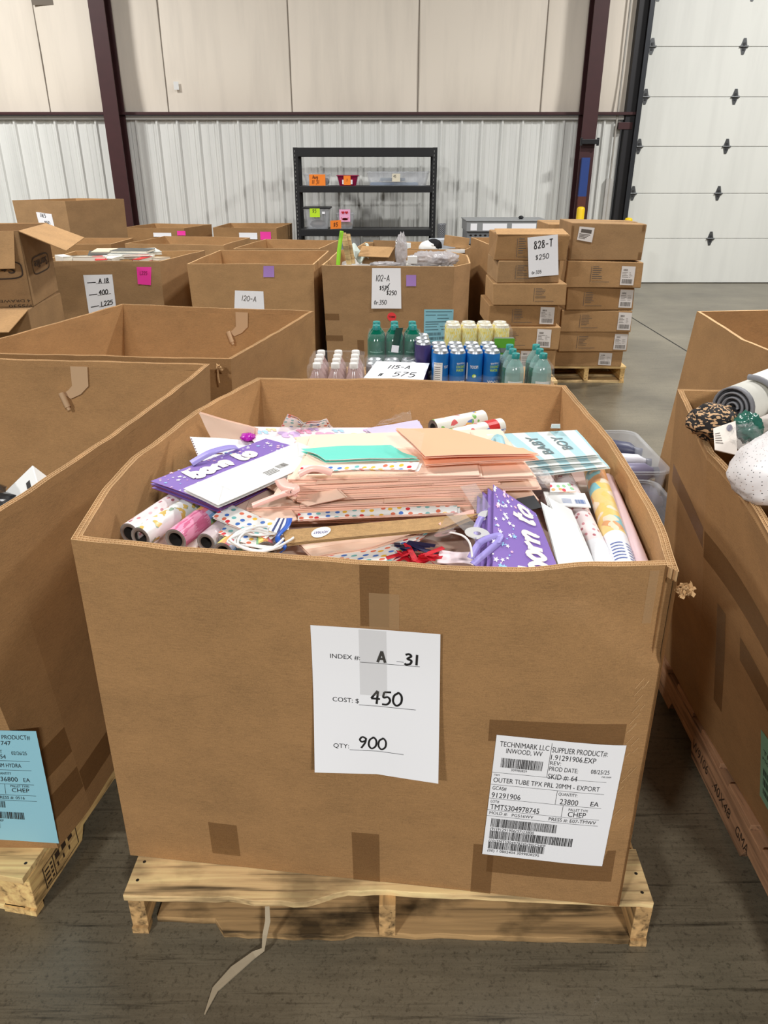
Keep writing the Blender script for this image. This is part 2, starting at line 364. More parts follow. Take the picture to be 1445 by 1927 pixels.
# ------------------------------------------------------------------ the setting
def concrete():
    m, n, l, b = new_mat('worn_concrete')
    v = mapped(n, l, (0.9, 0.9, 1)); z = n.new('ShaderNodeTexNoise'); z.inputs['Scale'].default_value = 1.4; z.inputs['Detail'].default_value = 9; z.inputs['Roughness'].default_value = 0.62
    l.new(v, z.inputs['Vector'])
    v2 = mapped(n, l, (2.2, 46, 1), rot=(0, 0, R(7))); z2 = n.new('ShaderNodeTexNoise'); z2.inputs['Scale'].default_value = 1; z2.inputs['Detail'].default_value = 8; z2.inputs['Roughness'].default_value = 0.7
    l.new(v2, z2.inputs['Vector'])
    v3 = mapped(n, l, (7, 150, 1), rot=(0, 0, R(-21))); z3 = n.new('ShaderNodeTexNoise'); z3.inputs['Scale'].default_value = 1; z3.inputs['Detail'].default_value = 3
    l.new(v3, z3.inputs['Vector'])
    r = ramp(n, [(0.3, (94, 86, 71)), (0.7, (136, 127, 107))]); l.new(z.outputs['Fac'], r.inputs[0])
    r2 = ramp(n, [(0.3, (0.7, 0.7, 0.7)), (0.55, (1, 1, 1)), (0.75, (1.3, 1.3, 1.3))]); l.new(z2.outputs['Fac'], r2.inputs[0])
    r3 = ramp(n, [(0.0, (1, 1, 1)), (0.70, (1, 1, 1)), (0.78, (1.5, 1.5, 1.5))]); l.new(z3.outputs['Fac'], r3.inputs[0])
    a = n.new('ShaderNodeMix'); a.data_type = 'RGBA'; a.blend_type = 'MULTIPLY'; a.inputs['Factor'].default_value = 1
    l.new(r.outputs[0], a.inputs['A']); l.new(r2.outputs[0], a.inputs['B'])
    v4 = mapped(n, l, (70, 70, 1)); z4 = n.new('ShaderNodeTexNoise'); z4.inputs['Scale'].default_value = 1; z4.inputs['Detail'].default_value = 6; z4.inputs['Roughness'].default_value = 0.8; l.new(v4, z4.inputs['Vector'])
    r4 = ramp(n, [(0.3, (0.62, 0.62, 0.62)), (0.5, (1, 1, 1)), (0.72, (1.55, 1.5, 1.4))]); l.new(z4.outputs['Fac'], r4.inputs[0])
    d4 = n.new('ShaderNodeMix'); d4.data_type = 'RGBA'; d4.blend_type = 'MULTIPLY'; d4.inputs['Factor'].default_value = 0.8; l.new(a.outputs['Result'], d4.inputs['A']); l.new(r4.outputs[0], d4.inputs['B']); a = d4
    c = n.new('ShaderNodeMix'); c.data_type = 'RGBA'; c.blend_type = 'MULTIPLY'; c.inputs['Factor'].default_value = 1
    l.new(a.outputs['Result'], c.inputs['A']); l.new(r3.outputs[0], c.inputs['B']); l.new(c.outputs['Result'], b.inputs['Base Color'])
    b.inputs['Roughness'].default_value = 0.33; b.inputs['Specular IOR Level'].default_value = 0.6
    bp = n.new('ShaderNodeBump'); bp.inputs['Strength'].default_value = 0.25; bp.inputs['Distance'].default_value = 0.002
    l.new(z2.outputs['Fac'], bp.inputs['Height']); l.new(bp.outputs[0], b.inputs['Normal'])
    return m
def streaked(name, rgb, k=0.1, rough=0.5):
    m, n, l, b = new_mat(name)
    v = mapped(n, l, (5, 5, 0.5)); z = n.new('ShaderNodeTexNoise'); z.inputs['Scale'].default_value = 1; z.inputs['Detail'].default_value = 8; z.inputs['Roughness'].default_value = 0.6
    l.new(v, z.inputs['Vector'])
    r = ramp(n, [(0.32, tuple(c * (1 - k) for c in rgb)), (0.55, rgb)]); l.new(z.outputs['Fac'], r.inputs[0]); l.new(r.outputs[0], b.inputs['Base Color'])
    b.inputs['Roughness'].default_value = rough; MATS[name] = m; return m
INSUL = streaked('insulation_facing', (238, 228, 213), 0.04, 0.55)
LINER = streaked('white_liner_panel', (228, 229, 225), 0.05, 0.4)
DOORM = streaked('door_white', (228, 229, 223), 0.03, 0.45)
SEAM = plain('dark_seam_tape', (120, 110, 98), 0.7)  # darker strip colour for the wall seams and one small patch
mb = MB(); mb.add([(-13, -5, 0), (10, -5, 0), (10, 12.6, 0), (-13, 12.6, 0)], [(0, 1, 2, 3)])
mb.add([(2.955, 0.5, .0006), (2.972, 0.5, .0006), (2.972, 11.9, .0006), (2.955, 11.9, .0006)], [(0, 1, 2, 3)], 1)
structure(mb.build('floor', [concrete(), plain('control_joint', (38, 36, 34), 0.9)]))
WY = 11.96
# upper insulated wall, facing sagging in between the seams
seams = [-11.9, -10.1, -8.3, -6.5, -4.74, -3.06, -1.305, 0.478, 2.22, 3.42]
mb = MB()
for a, b_ in zip(seams[:-1], seams[1:]):
    def fn(u, v, a=a, b_=b_):
        z = 2.3 + 4.9 * v; bl = 0.06 * (math.sin(math.pi * u) ** 0.6) * min(1.0, (0.03 + (z - 2.3) / 0.5) ** 0.5)
        bl += 0.012 * noise.noise((a + u * 2, z * 1.2, 3.1))
        return (a + (b_ - a) * u, WY - bl, z)
    mb.grid(fn, 14, 26)
for x in seams[1:-1]:
    mb.box((x, WY - 0.006, 4.75), (0.012, 0.008, 4.9), 1)
mb.box((5.95, WY + .05, 5.6), (5.1, .1, 3.2), 0); mb.box((9.2, WY + .05, 3.6), (1.6, .1, 7.2), 0)
mb.box((-2.9, WY - 0.065, 2.66), (0.07, 0.004, 0.10), 2); mb.box((-4.58, WY - 0.045, 3.66), (0.28, 0.004, 0.11), 1)
structure(mb.build('wall_back', [INSUL, SEAM, WHITEP]))
# ribbed liner panel below
prof = []; x = -12.2
while x < 3.42:
    prof += [(x, 0), (x + .085, 0), (x + .095, -.006), (x + .115, -.006), (x + .125, 0), (x + .17, 0), (x + .18, -.006), (x + .2, -.006), (x + .21, 0), (x + .232, 0), (x + .25, -.032), (x + .272, -.032), (x + .29, 0)]
    x += .29
prof = [p for p in prof if p[0] < 3.40]
mb = MB(); k = len(prof)
mb.add([(a, WY - .03 + b_, 0) for a, b_ in prof] + [(a, WY - .03 + b_, 2.235) for a, b_ in prof], [(i, i + 1, k + i + 1, k + i) for i in range(k - 1)])
structure(mb.build('wall_back_liner', LINER))
mb = MB(); mb.box((-4.3, WY - .05, 2.262), (15.4, .07, .045)); structure(mb.build('trim_1', plain('cap_flashing', (216, 214, 208), 0.4)))
mb = MB(); mb.box((-4.3, WY - .09, 2.315), (15.8, .12, .035)); structure(mb.build('trim_2', MAROON))
def steel_column(x, w, y0):
    mb = MB(); mb.box((x, y0, 3.5), (w, .02, 7)); mb.box((x, WY - .1, 3.5), (w, .02, 7)); mb.box((x, (y0 + WY - .1) / 2, 3.5), (.012, WY - .1 - y0, 7))
    mb.box((x, y0 + .1, .01), (w + .1, .3, .02))
    return structure(mb.build('pillar_steel', MAROON, bevel=.002))
steel_column(-3.76, .21, 11.58); steel_column(2.85, .20, 11.58)
# overhead door
mb = MB(); zs = [0.007, 0.65, 1.277, 1.898, 2.524, 3.128, 3.74, 4.35]
for a, b_ in zip(zs[:-1], zs[1:]):
    mb.box((6.0, WY - .03, (a + b_) / 2), (4.85, .05, b_ - a - .006))
mb.box((6.0, WY + .0, 2.2), (4.85, .02, 4.3), 1)
d = structure(mb.build('door_1', [DOORM, plain('door_joint', (150, 138, 112), 0.8)], bevel=.004)); 
GALV = plain('galvanised_steel', (112, 114, 116), 0.38, 0.7)
for x in (3.67, 4.93, 6.19, 7.45):
    for z in zs[1:-1]:
        h = MB(); S = Flat((x, WY - .056, z), (1, 0, 0), (0, 0, 1))
        h.prism([(-.045, .005), (.045, .005), (.018, .1), (-.018, .1)], S.o, S.ux, S.uy, S.n, .006)
        h.prism([(-.045, -.005), (.045, -.005), (.016, -.095), (-.016, -.095)], S.o, S.ux, S.uy, S.n, .006)
        h.tube([(x - .06, WY - .068, z), (x + .06, WY - .068, z)], .012, 8, 0)
        h.box((x, WY - .066, z + .03), (.03, .006, .03), 1); h.box((x, WY - .066, z - .03), (.03, .006, .03), 1)
        h.build('hinge', [GALV, plain('hinge_dark', (50, 50, 52), 0.5)], d)
mb = MB(); mb.box((3.48, WY - .06, 2.4), (.14, .12, 4.8)); mb.box((3.58, WY - .12, 2.3), (.035, .16, 4.5), 1); mb.box((3.56, WY - .2, 2.3), (.06, .02, 4.5), 1)
mb.box((3.42, WY - .10, 2.16), (.2, .06, .09), 2)
structure(mb.build('trim_3', [plain('door_jamb_dark', (34, 33, 36), 0.5), plain('door_track', (66, 68, 72), 0.4, 0.6), MAROON], bevel=.003))
mb = MB(); mb.tube([(3.30, WY - .09, 0.4), (3.30, WY - .09, 5.5)], .014, 8); structure(mb.build('trim_4', plain('conduit', (176, 172, 164), 0.4)))
mb = MB(); mb.box((3.30, WY - .075, 1.0), (.10, .05, .95)); structure(mb.build('trim_5', plain('pale_post', (186, 184, 180), 0.5, var=.1)))
# guards by the right column
t = thing('column_guard', 'blue and rust coloured column guard strapped round the right steel column', 'column guard', (2.83, 11.5, 0))
m = MB(); m.box((2.83, 11.52, 1.5), (.11, .06, .5)); m.build('blue_guard', plain('blue_paint', (38, 66, 132), 0.5), t)
m = MB(); m.box((2.83, 11.52, .63), (.11, .06, 1.24)); m.build('rusty_guard', plain('rust_paint', (92, 46, 36), 0.7), t)
m = MB(); m.box((2.86, 11.53, 1.95), (.24, .10, .06)); m.box((2.74, 11.5, 1.95), (.03, .03, .10)); m.box((2.97, 11.5, 1.95), (.03, .03, .10)); m.build('clamp', BLACKM, t, bevel=.004)
YEL = plain('safety_yellow', (246, 206, 8), 0.45)
for (x, z1, lab) in ((2.757, 1.128, 'yellow safety bollard standing at the foot of the right steel column'), (3.444, .985, 'yellow safety bollard by the jamb of the white overhead door, only its top showing')):
    m = MB(); m.lathe([(.055, 0), (.055, z1 - .03), (.045, z1 - .008), (.02, z1), (0, z1)], 20, 0, Matrix.Translation((x, 11.2, 0)))
    m.add([(x - .1, 11.1, 0), (x + .1, 11.1, 0), (x + .1, 11.3, 0), (x - .1, 11.3, 0), (x - .1, 11.1, .012), (x + .1, 11.1, .012), (x + .1, 11.3, .012), (x - .1, 11.3, .012)], [(4, 5, 6, 7), (0, 1, 5, 4), (1, 2, 6, 5), (2, 3, 7, 6), (3, 0, 4, 7)])
    tag(m.build('bollard', YEL), lab, 'bollard', 'yellow bollards')

# ------------------------------------------------------------------ big corrugated boxes
class Wall:
    def __init__(s, b0, b1, t0, t1, z0, z1, bulge=0.0):
        s.b = (Vector(b0 + (0,)), Vector(b1 + (0,))); s.t = (Vector(t0 + (0,)), Vector(t1 + (0,))); s.z0 = z0; s.z1 = z1; s.B = bulge; s.dent = None
        d = s.b[1] - s.b[0]; s.L = d.length; d.normalize(); s.d = d; s.n = Vector((d.y, -d.x, 0))
    def uv(s, u, z, h=0, wig=True):
        t = (z - s.z0) / (s.z1 - s.z0)
        p = (s.b[0] * (1 - u) + s.b[1] * u) * (1 - t) + (s.t[0] * (1 - u) + s.t[1] * u) * t
        uu = min(1, max(0, u)); p = p + s.n * (h + s.B * 4 * uu * (1 - uu) * math.sin(math.pi * 0.5 * min(1, max(0, t))) )
        if wig: p = p + s.n * 0.004 * noise.noise((p.x * 3, p.y * 3, z * 4)) * 4 * uu * (1 - uu)
        if s.dent: p = p + s.n * s.dent(u * s.L, z)
        p.z = z; return p
    def pt(s, x, z, h=0): return s.uv(x / s.L, z, h)
def inset(ring, t):
    out = []; k = len(ring)
    for i in range(k):
        p = Vector(ring[i]); a = (p - Vector(ring[i - 1])).normalized(); b = (Vector(ring[(i + 1) % k]) - p).normalized()
        na = Vector((-a.y, a.x)); nb = Vector((-b.y, b.x)); n = (na + nb).normalized()
        out.append(tuple(p + n * t / max(0.4, n.dot(na))))
    return out
def gaylord(label, rb, rt, z0, z1, mat=KRAFT, th=0.014, flute=False, bulge=None, group=None, cat='cardboard bin', name='bulk_box', wav=0.004, dent=None, seg=8):
    """open-topped bulk box; ring of corners counter-clockwise, edge 0 is its front. Returns (thing, walls)"""
    bulge = bulge or {}; k = len(rb); rbi = inset(rb, th); rti = inset(rt, th)
    cx = sum(p[0] for p in rb) / k; cy = sum(p[1] for p in rb) / k
    t = thing(name, label, cat, (cx, cy, z0), group)
    Wo = [Wall(rb[i], rb[(i + 1) % k], rt[i], rt[(i + 1) % k], z0, z1, bulge.get(i, 0)) for i in range(k)]
    Wi = [Wall(rbi[i], rbi[(i + 1) % k], rti[i], rti[(i + 1) % k], z0, z1, bulge.get(i, 0)) for i in range(k)]
    if dent: Wo[0].dent = Wi[0].dent = dent
    ns = [max(2, int(seg * (w.L / 1.1) ** 0.5 * 1.6)) for w in Wo]
    def ztop(e, u, q=0):
        p = Wo[e].uv(u, z1); return z1 + wav * (noise.noise((p.x * 2.3, p.y * 2.3, z0 + 7)) + 0.5 * noise.noise((p.x * 11, p.y * 11, z0))) - q
    rec = 0.022 if flute else 0.0
    nz = 8
    m = MB()
    for e in range(k):
        n = ns[e] if not (dent and e == 0) else 90
        nz = 8 if not (dent and e == 0) else 60
        m.grid(lambda u, v: Wo[e].uv(u, z0 + (ztop(e, u, rec) - z0) * v), n, nz, 0, Wo[e].L, z1 - z0)
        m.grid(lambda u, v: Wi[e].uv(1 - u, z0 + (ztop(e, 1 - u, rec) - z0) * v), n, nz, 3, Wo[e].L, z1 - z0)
        m.grid(lambda u, v: Wo[e].uv(u, ztop(e, u, rec)).lerp(Wi[e].uv(u, ztop(e, u, rec)), v), n, 1, 1 if not flute else 2, 1, 1, False)
    m.add([(p[0], p[1], z0) for p in rb], [tuple(range(k))[::-1]], 0)
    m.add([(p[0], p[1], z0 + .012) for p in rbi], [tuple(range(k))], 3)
    m.build('box_walls', [mat, EDGE, FLUTE, KRAFT_IN_LIT], t, origin=(cx, cy, z0))
    if flute:
        m = MB(); lt = 0.0013
        for e in range(k):
            n = ns[e] * 3; P = lambda u, f, q: Wo[e].uv(u, ztop(e, u, q)).lerp(Wi[e].uv(u, ztop(e, u, q)), f)
            for f0 in (0.0, 0.5 - lt / th / 2, 1 - lt / th):
                f1 = f0 + lt / th
                m.grid(lambda u, v: P(u, f0 + (f1 - f0) * v, 0), n, 1, 0, 1, 1, False)
                m.grid(lambda u, v: P(u, f0, .022 * (1 - v)), n, 1, 1 if f0 == 0 else 0, 1, 1, False)
                m.grid(lambda u, v: P(u, f1, .022 * v), n, 1, 2 if f1 > .99 else 0, 1, 1, False)
            ln = (Wo[e].t[1] - Wo[e].t[0]).length
            for lay, (fa, fb) in enumerate(((lt / th, .5 - lt / th / 2), (.5 + lt / th / 2, 1 - lt / th))):
                seg_n = max(4, int(ln / (.0042, .0034)[lay])); w_ = 0.0011 / ln
                for q in range(seg_n):
                    u0, u1 = q / seg_n, (q + 1) / seg_n; A, B_ = (fa, fb) if q % 2 == 0 else (fb, fa)
                    a, b = P(u0, A, .0012), P(min(1, u0 + w_), A, .0012); c, d_ = P(u1, B_, .0012), P(min(1, u1 + w_), B_, .0012)
                    dz = Vector((0, 0, .020)); m.add([a, b, d_, c, a - dz, b - dz, d_ - dz, c - dz], [(0, 1, 2, 3), (4, 0, 3, 7), (1, 5, 6, 2)])
        m.build('corrugated_rim', [EDGE, mat, KRAFT_IN_LIT], t)
    return t, Wo
def tape(W, x0, z0, x1, z1, parent, mat=None, h=0.0009, name='tape_strip', n=6):
    return decal(W, x0, z0, x1, z1, name, mat or TAPE, parent, h, n)

def pallet(label, fr, yaw, w, dep, hgt=0.14, mats=None, rag=(), boards=6, notch=True, group='wooden pallets', stamp=None, bottom_w=None, sw=.038):
    """fr = front-right corner on the floor; runs left (-x) by w and back (+y) by dep, turned by yaw degrees about fr"""
    bm_, bb_, st_ = mats or (WOODX, WOODX2, WOODY)
    M = Matrix.Translation((fr[0], fr[1], 0)) @ Matrix.Rotation(R(yaw), 4, 'Z')
    t = thing('wooden_pallet', label, 'pallet', tuple(M @ Vector((-w / 2, dep / 2, 0))), group)
    ux = M.to_3x3() @ Vector((1, 0, 0)); uy = M.to_3x3() @ Vector((0, 1, 0)); uz = Vector((0, 0, 1))
    bt = 0.018; r = random.Random(len(label))
    def board(nm, y0, bw, z, mat, ragged, xa=-w, xb=0.0):
        front = []; n = 40
        for i in range(n + 1):
            x = xa + (xb - xa) * i / n; o = 0
            if ragged: o = ragged(x) + 0.006 * noise.noise((x * 14, z * 9, 1)) + 0.003 * noise.noise((x * 60, z, 2))
            else: o = 0.002 * noise.noise((x * 8, y0, z))
            front.append((x, y0 + o))
        poly = front + [(xb, y0 + bw), (xa, y0 + bw)]
        m = MB(); m.prism(poly, M @ Vector((0, 0, z)), ux, uy, uz, bt)
        return m.build(nm, mat, t, bevel=.0015)
    bw = 0.14; gap = (dep - boards * bw) / (boards - 1)
    for i in range(boards):
        ww = bw if i else bw + .02
        board('deck_board', i * (bw + gap), ww if i else bw + .02, hgt - bt, bm_, rag[0] if rag and i == 0 else None, -w + r.uniform(-.006, .006), r.uniform(-.006, .006))
    for i, y in enumerate((0.0, (dep - bw) / 2, dep - bw)):
        board('bottom_board', y + (.012 if i == 0 else 0), bottom_w or bw, 0.0, bb_, rag[1] if len(rag) > 1 and i == 0 else None, -w + .05, -.03)
    sh = hgt - 2 * bt
    for j, x in enumerate((-w + sw / 2, -w / 2, -sw / 2)):
        if notch:
            n0 = [(0.0, 0), (dep * .16, 0)]; 
            for c in (.26, .74):
                n0 += [(dep * (c - .09), 0), (dep * (c - .075), .038), (dep * (c + .075), .038), (dep * (c + .09), 0)]
            poly = n0 + [(dep, 0), (dep, sh), (0, sh)]
        else: poly = [(0, 0), (dep, 0), (dep, sh), (0, sh)]
        m = MB(); m.prism(poly, M @ Vector((x - sw / 2, .004 + .01 * (j != 1), bt)), uy, uz, ux, sw)
        so = m.build('stringer', st_, t, bevel=.002)
        if j != 1 and True:
            k = MB(); k.prism([(0, 0), (.03, 0), (.03, bt), (0, bt)], M @ Vector((x - sw / 2, .008, 0)), uy, uz, ux, sw); k.build('stringer_foot', st_, t)
        if stamp and j == stamp[0]:
            k = MB(); side = stamp[1]
            S = Flat(M @ Vector((x + side * (sw / 2 + .0004), 0 if side > 0 else dep, bt)), uy * side, uz)
            stamp[2](k, S, dep); k.build('stamp_lettering', [BROWNINK], so)
    for i in range(2):
        for j in range(2):
            k = MB(); disc(k, Flat(M @ Vector((-.02 if i else -w + .02, .04 + .05 * j, hgt + .0003)), ux, uy), 0, 0, .004, .004, 0, .0002, 8)
            k.build('nail_head', plain('nail', (60, 56, 52), 0.5, 0.6), t)
    return t

# ---- the box in the middle, on its pallet
Z0, Z1 = 0.141, 1.0
def ragA(x):   # splintered front of the top board: a long bite left of the middle
    u = x + 1.2
    return 0.0 if u < .28 else (0.028 * min(1, (u - .44) / .06) if u > .44 and u < .62 else (0.028 - 0.012 * (u - .62) / .5 if u >= .62 else -.004))
def ragB(x):
    u = x + 1.2
    return .025 if u < .2 else (-.01 if u < .5 else 0.0)
pallet('weathered splintered wooden pallet carrying the big box with the A 31 sheet', (.607, 1.124), -1.6, 1.2, 1.16, rag=(ragA, ragB), bottom_w=.11)
rb = [(-.609, 1.265), (.525, 1.128), (.555, 1.4), (.585, 1.8), (.575, 2.24), (-.40, 2.36), (-.50, 2.05), (-.575, 1.69)]
rt = [(-.593, 1.25), (.511, 1.119), (.55, 1.307), (.588, 1.804), (.587, 2.34), (-.422, 2.439), (-.546, 2.054), (-.616, 1.689)]
def corner_dent(x, z):   # the pushed-in upper right corner of the front face
    L = [(.86, .935), (.93, .915), (.99, .905), (1.03, .865), (1.085, .825)]; h = 0.0
    if x > .86 and z > .80:
        for (a, b), (c, d) in zip(L[:-1], L[1:]):
            if a <= x < c or (c == 1.085 and x >= c):
                zl = b + (d - b) * (x - a) / (c - a); q = z - zl
                h = -min(.018, max(0.0, q) * .6) * min(1, (x - .86) / .12)
    if x > 1.0: h -= .008 * max(0, (x - 1.0) / .14) ** 2 + .003 * max(0, noise.noise((x * 40, z * 16, 2))) * min(1, (x - 1.0) / .1)
    return h + .0015 * noise.noise((x * 3, z * 3, 9))
main, MW = gaylord('large open cardboard bulk box with A 31 price sheet, heaped with gift bags and wrap', rb, rt, Z0, Z1, KRAFT, .017, True, {0: .03, 2: .006, 7: .01, 4: .02}, wav=.006, seg=14, dent=corner_dent)
FW = MW[0]
tape(FW, *(0.572, 0.867), *(0.627, 1.000), main); tape(FW, *(0.208, 0.180), *(0.276, 0.285), main); tape(FW, *(0.542, 0.138), *(0.604, 0.305), main)
tape(FW, *(0.812, 0.139), *(0.857, 0.301), main)
tape(FW, *(0.844, 0.214), *(1.117, 0.310), main, h=.0007); tape(FW, *(0.827, 0.605), *(1.095, 0.661), main, h=.0008)
tape(FW, *(0.589, 0.863), *(0.646, 0.942), main, TAPE_PALE, .0013)
tape(FW, *(1.097, 0.883), *(1.114, 0.994), main, TAPE_PALE, .0012); 
SH, SW = sheet(FW, ((0.475, 0.514), (0.731, 0.510), (0.724, 0.864), (0.475, 0.861)), 'price_sheet', PAPER, main, curl=.03)
decal(SW, .375, .56, .59, .995, 'clear_tape', film('clear_tape_over_paper', (150, 146, 140), .16, .3, 0), SH, .0012)
m = MB(); asp = SW.h / SW.w
text(m, SW, 'INDEX #:', .145, .79, .235, .030); rect(m, SW, .38, .775, .845, .778, n=6)
text(m, SW, 'COST: $', .155, .50, .21, .030); rect(m, SW, .365, .487, .815, .490, n=6)
text(m, SW, 'QTY:', .155, .182, .125, .030); rect(m, SW, .285, .17, .72, .173, n=6)
m.build('printed_lettering', INK, SH)
m = MB()
class Asp:   # hand() works in one unit; let y be in units of the sheet width
    def __init__(s, S): s.S = S
    def pt(s, x, y, h=0): return s.S.pt(x, y / (s.S.h / s.S.w), h)
A_ = Asp(SW); q = asp
hand(m, A_, 'A', .515, .785 * q, .102, .021, 1.1, slant=.05); rect(m, SW, .665, .797, .72, .80); hand(m, A_, '31', .725, .785 * q, .095, .018, 1.15, slant=.05)
hand(m, A_, '450', .455, .503 * q, .122, .017, 1.08, slant=.1)
hand(m, A_, '900', .355, .187 * q, .112, .015, 1.05, slant=.1)
m.build('marker_lettering', INK, SH)
LB, LW = sheet(FW, ((0.832, 0.275), (1.091, 0.267), (1.101, 0.607), (0.843, 0.623)), 'shipping_label', PAPER, main, curl=.002, h=.002)
m = MB()
def T(s, u0, vtop, vbot, u1): text(m, LW, s, u0, 1 - vbot, u1 - u0, vbot - vtop, 0, .0005)
T('TECHNIMARK LLC', .035, .042, .082, .415); T('INWOOD, WV', .09, .093, .130, .37); barcode(m, LW, .06, .755, .385, .83, 0, 3, .0005, 40); T('309982829', .145, .25, .268, .27)
T('SUPPLIER PRODUCT#:', .44, .048, .09, .87); T('1.91291906.EXP', .44, .107, .148, .79); T('REV:', .44, .158, .188, .525); T('PROD DATE:', .44, .2, .235, .665); T('08/25/25', .765, .195, .228, .91); T('7:05:33AM', .855, .243, .255, .93); T('SKID #: 64', .44, .258, .300, .67)
T('ITEM', .018, .302, .315, .06); T('OUTER TUBE TPX PRL 20MM - EXPORT', .018, .33, .368, .86); T('GCAS#', .018, .40, .43, .13); T('91291906', .018, .452, .495, .25)
T('QUANTITY:', .545, .40, .425, .695); T('23800', .565, .45, .495, .71); T('EA', .81, .452, .490, .875); T('LOT#', .018, .515, .538, .085); T('TMTS304978745', .018, .55, .595, .415)
T('PALLET TYPE', .645, .522, .543, .80); T('CHEP', .645, .55, .592, .79); T('MOLD #:', .018, .612, .637, .165); T('PG516WV', .2, .615, .64, .375); T('PRESS #: E07-TMWV', .5, .612, .64, .88)
for (u0, v, u1) in ((0, .29, .90), (0, .388, .90), (0, .503, .90), (0, .602, .90), (0, .652, .90)): rect(m, LW, u0, 1 - v - .0012, u1, 1 - v + .0012, 0, .0005, 4)
for (u, v0, v1) in ((.43, .02, .29), (.53, .388, .503), (.595, .503, .602)): rect(m, LW, u, 1 - v1, u + .003, 1 - v0, 0, .0005, 3)
barcode(m, LW, .04, .255, .575, .328, 0, 5, .0005, 62); barcode(m, LW, .04, .15, .72, .222, 0, 6, .0005, 78); barcode(m, LW, .04, .06, .505, .122, 0, 7, .0005, 56)
T('(91)91291906(37)23800', .04, .75, .775, .40); T('(10)TMTS304978745(90)CHEP', .04, .856, .88, .51); T('(00) 1 0802404 3099828295', .04, .945, .968, .47)
m.build('label_print', INK, LB)
# torn corner, right front: creased kraft ply and a tuft of torn paper
m = MB()
def tuft(p, r, n, seed):
    q = random.Random(seed)
    for i in range(n):
        a = Vector(p) + Vector((q.uniform(-1, 1), q.uniform(-1, 1), q.uniform(-1, 1))) * r * .5
        b = a + Vector((q.uniform(-1, 1), q.uniform(-1, .3), q.uniform(-1, 1))) * r; c = b + Vector((q.uniform(-1, 1), q.uniform(-1, 1), q.uniform(-1, 1))) * r * .6
        s_ = Vector((q.uniform(-1, 1), q.uniform(-1, 1), q.uniform(-1, 1))).normalized() * r * .35
        m.add([a - s_, a + s_, b + s_, b - s_, c + s_ * .6, c - s_ * .6], [(0, 1, 2, 3), (3, 2, 4, 5)])
tuft((.528, 1.125, .965), .012, 26, 4); m.build('torn_paper_tuft', EDGE, main)
m = MB(); q_ = random.Random(6)
for i in range(20):
    z = q_.uniform(.36, .86); x = 1.118 - .02 * abs(z - .6) + q_.uniform(-.012, .008); l = q_.uniform(.003, .018)
    stroke(m, FW, [(x - l * .6, z - l), (x + l * .4, z + l * .6)], .0011, 0, .0012, False)
m.build('scuffed_edge', EDGE, main)

# wood splinter / strap lying on the floor in front
m = MB(); pts = [(-0.382, 0.979, 0.004), (-0.370, 1.030, 0.006), (-0.337, 1.072, 0.006), (-0.297, 1.108, 0.008), (-0.276, 1.112, 0.020), (-.272, 1.125, .05), (-.266, 1.142, .075), (-.268, 1.16, .10)]
wd_ = [.001, .007, .010, .007, .004, .0055, .006, .005]; L = []
for i, p in enumerate(pts):
    p = Vector(p); tt = (Vector(pts[min(i + 1, 7)]) - Vector(pts[max(0, i - 1)])).normalized(); sd = tt.cross(Vector((0, -.5, 1))).normalized() * wd_[i]
    L += [p - sd, p + sd]
m.add(L + [q - Vector((0, 0, .0025)) for q in L], [(2 * i, 2 * i + 1, 2 * i + 3, 2 * i + 2) for i in range(7)] + [(16 + 2 * i + 2, 16 + 2 * i + 3, 16 + 2 * i + 1, 16 + 2 * i) for i in range(7)])
tag(m.build('wood_splinter', plain('weathered_splinter', (160, 146, 122), 0.8, var=.2)), 'long pale wood splinter trailing from the middle pallet onto the concrete floor', 'wood splinter')

# ---- left: two boxes on pallets
def stampL(k, S, dep):
    rect(k, S, .06, .012, .20, .014); rect(k, S, .06, .08, .20, .082); rect(k, S, .06, .012, .063, .082); rect(k, S, .20, .012, .203, .082); rect(k, S, .10, .012, .103, .082)
    for i in range(4): rect(k, S, .066, .02 + i * .014, .083, .026 + i * .014); rect(k, S, .088, .02 + i * .014, .096, .028 + i * .014)
    for i in range(3): rect(k, S, .11 + .028 * i, .055, .128 + .028 * i, .074); rect(k, S, .112 + .025 * i, .03, .118 + .025 * i, .044)
pallet('pale fresh wooden pallet under the left box with the blue label', (-.838, 1.20), -10, 1.2, 1.2, mats=(WOODP, WOODP, WOODPY), stamp=(2, 1, stampL), sw=.085)
b1, B1W = gaylord('open cardboard bulk box left of the middle one, blue label low on its front', [(-1.9, 1.30), (-.79, 1.285), (-.757, 1.41), (-.70, 1.9), (-.66, 2.5), (-1.8, 2.6)],
    [(-1.95, 1.25), (-.835, 1.22), (-.792, 1.37), (-.714, 1.804), (-.622, 2.623), (-1.75, 2.74)], Z0, Z1, KRAFT, .016, True, {3: .01}, wav=.006, group='open cardboard bulk boxes')
bl0 = (-1.9, 1.30); bl1 = (-.79, 1.285)
SB, SBW = sheet(B1W[0], ((0.902, 0.179), (1.119, 0.163), (1.168, 0.533), (1.008, 0.533)), 'blue_label', plain('blue_label_paper', (150, 205, 222), 0.5), b1, curl=.002)
m = MB()
def TB(s, u0, v, u1, hh): text(m, SBW, s, u0, v, u1 - u0, hh)
TB('PRODUCT#', .52, .93, .90, .035); TB('747', .5, .88, .63, .035); TB('T', .47, .81, .5, .03); TB('02/26/25', .62, .80, .82, .03); TB('54', .47, .765, .54, .035); rect(m, SBW, .3, .745, .84, .748)
TB('MM HYDRA', .42, .69, .72, .035); rect(m, SBW, .3, .665, .84, .668); TB('UANTITY', .42, .625, .58, .022); TB('36800', .44, .565, .65, .04); TB('EA', .72, .565, .80, .035); rect(m, SBW, .3, .54, .84, .543)
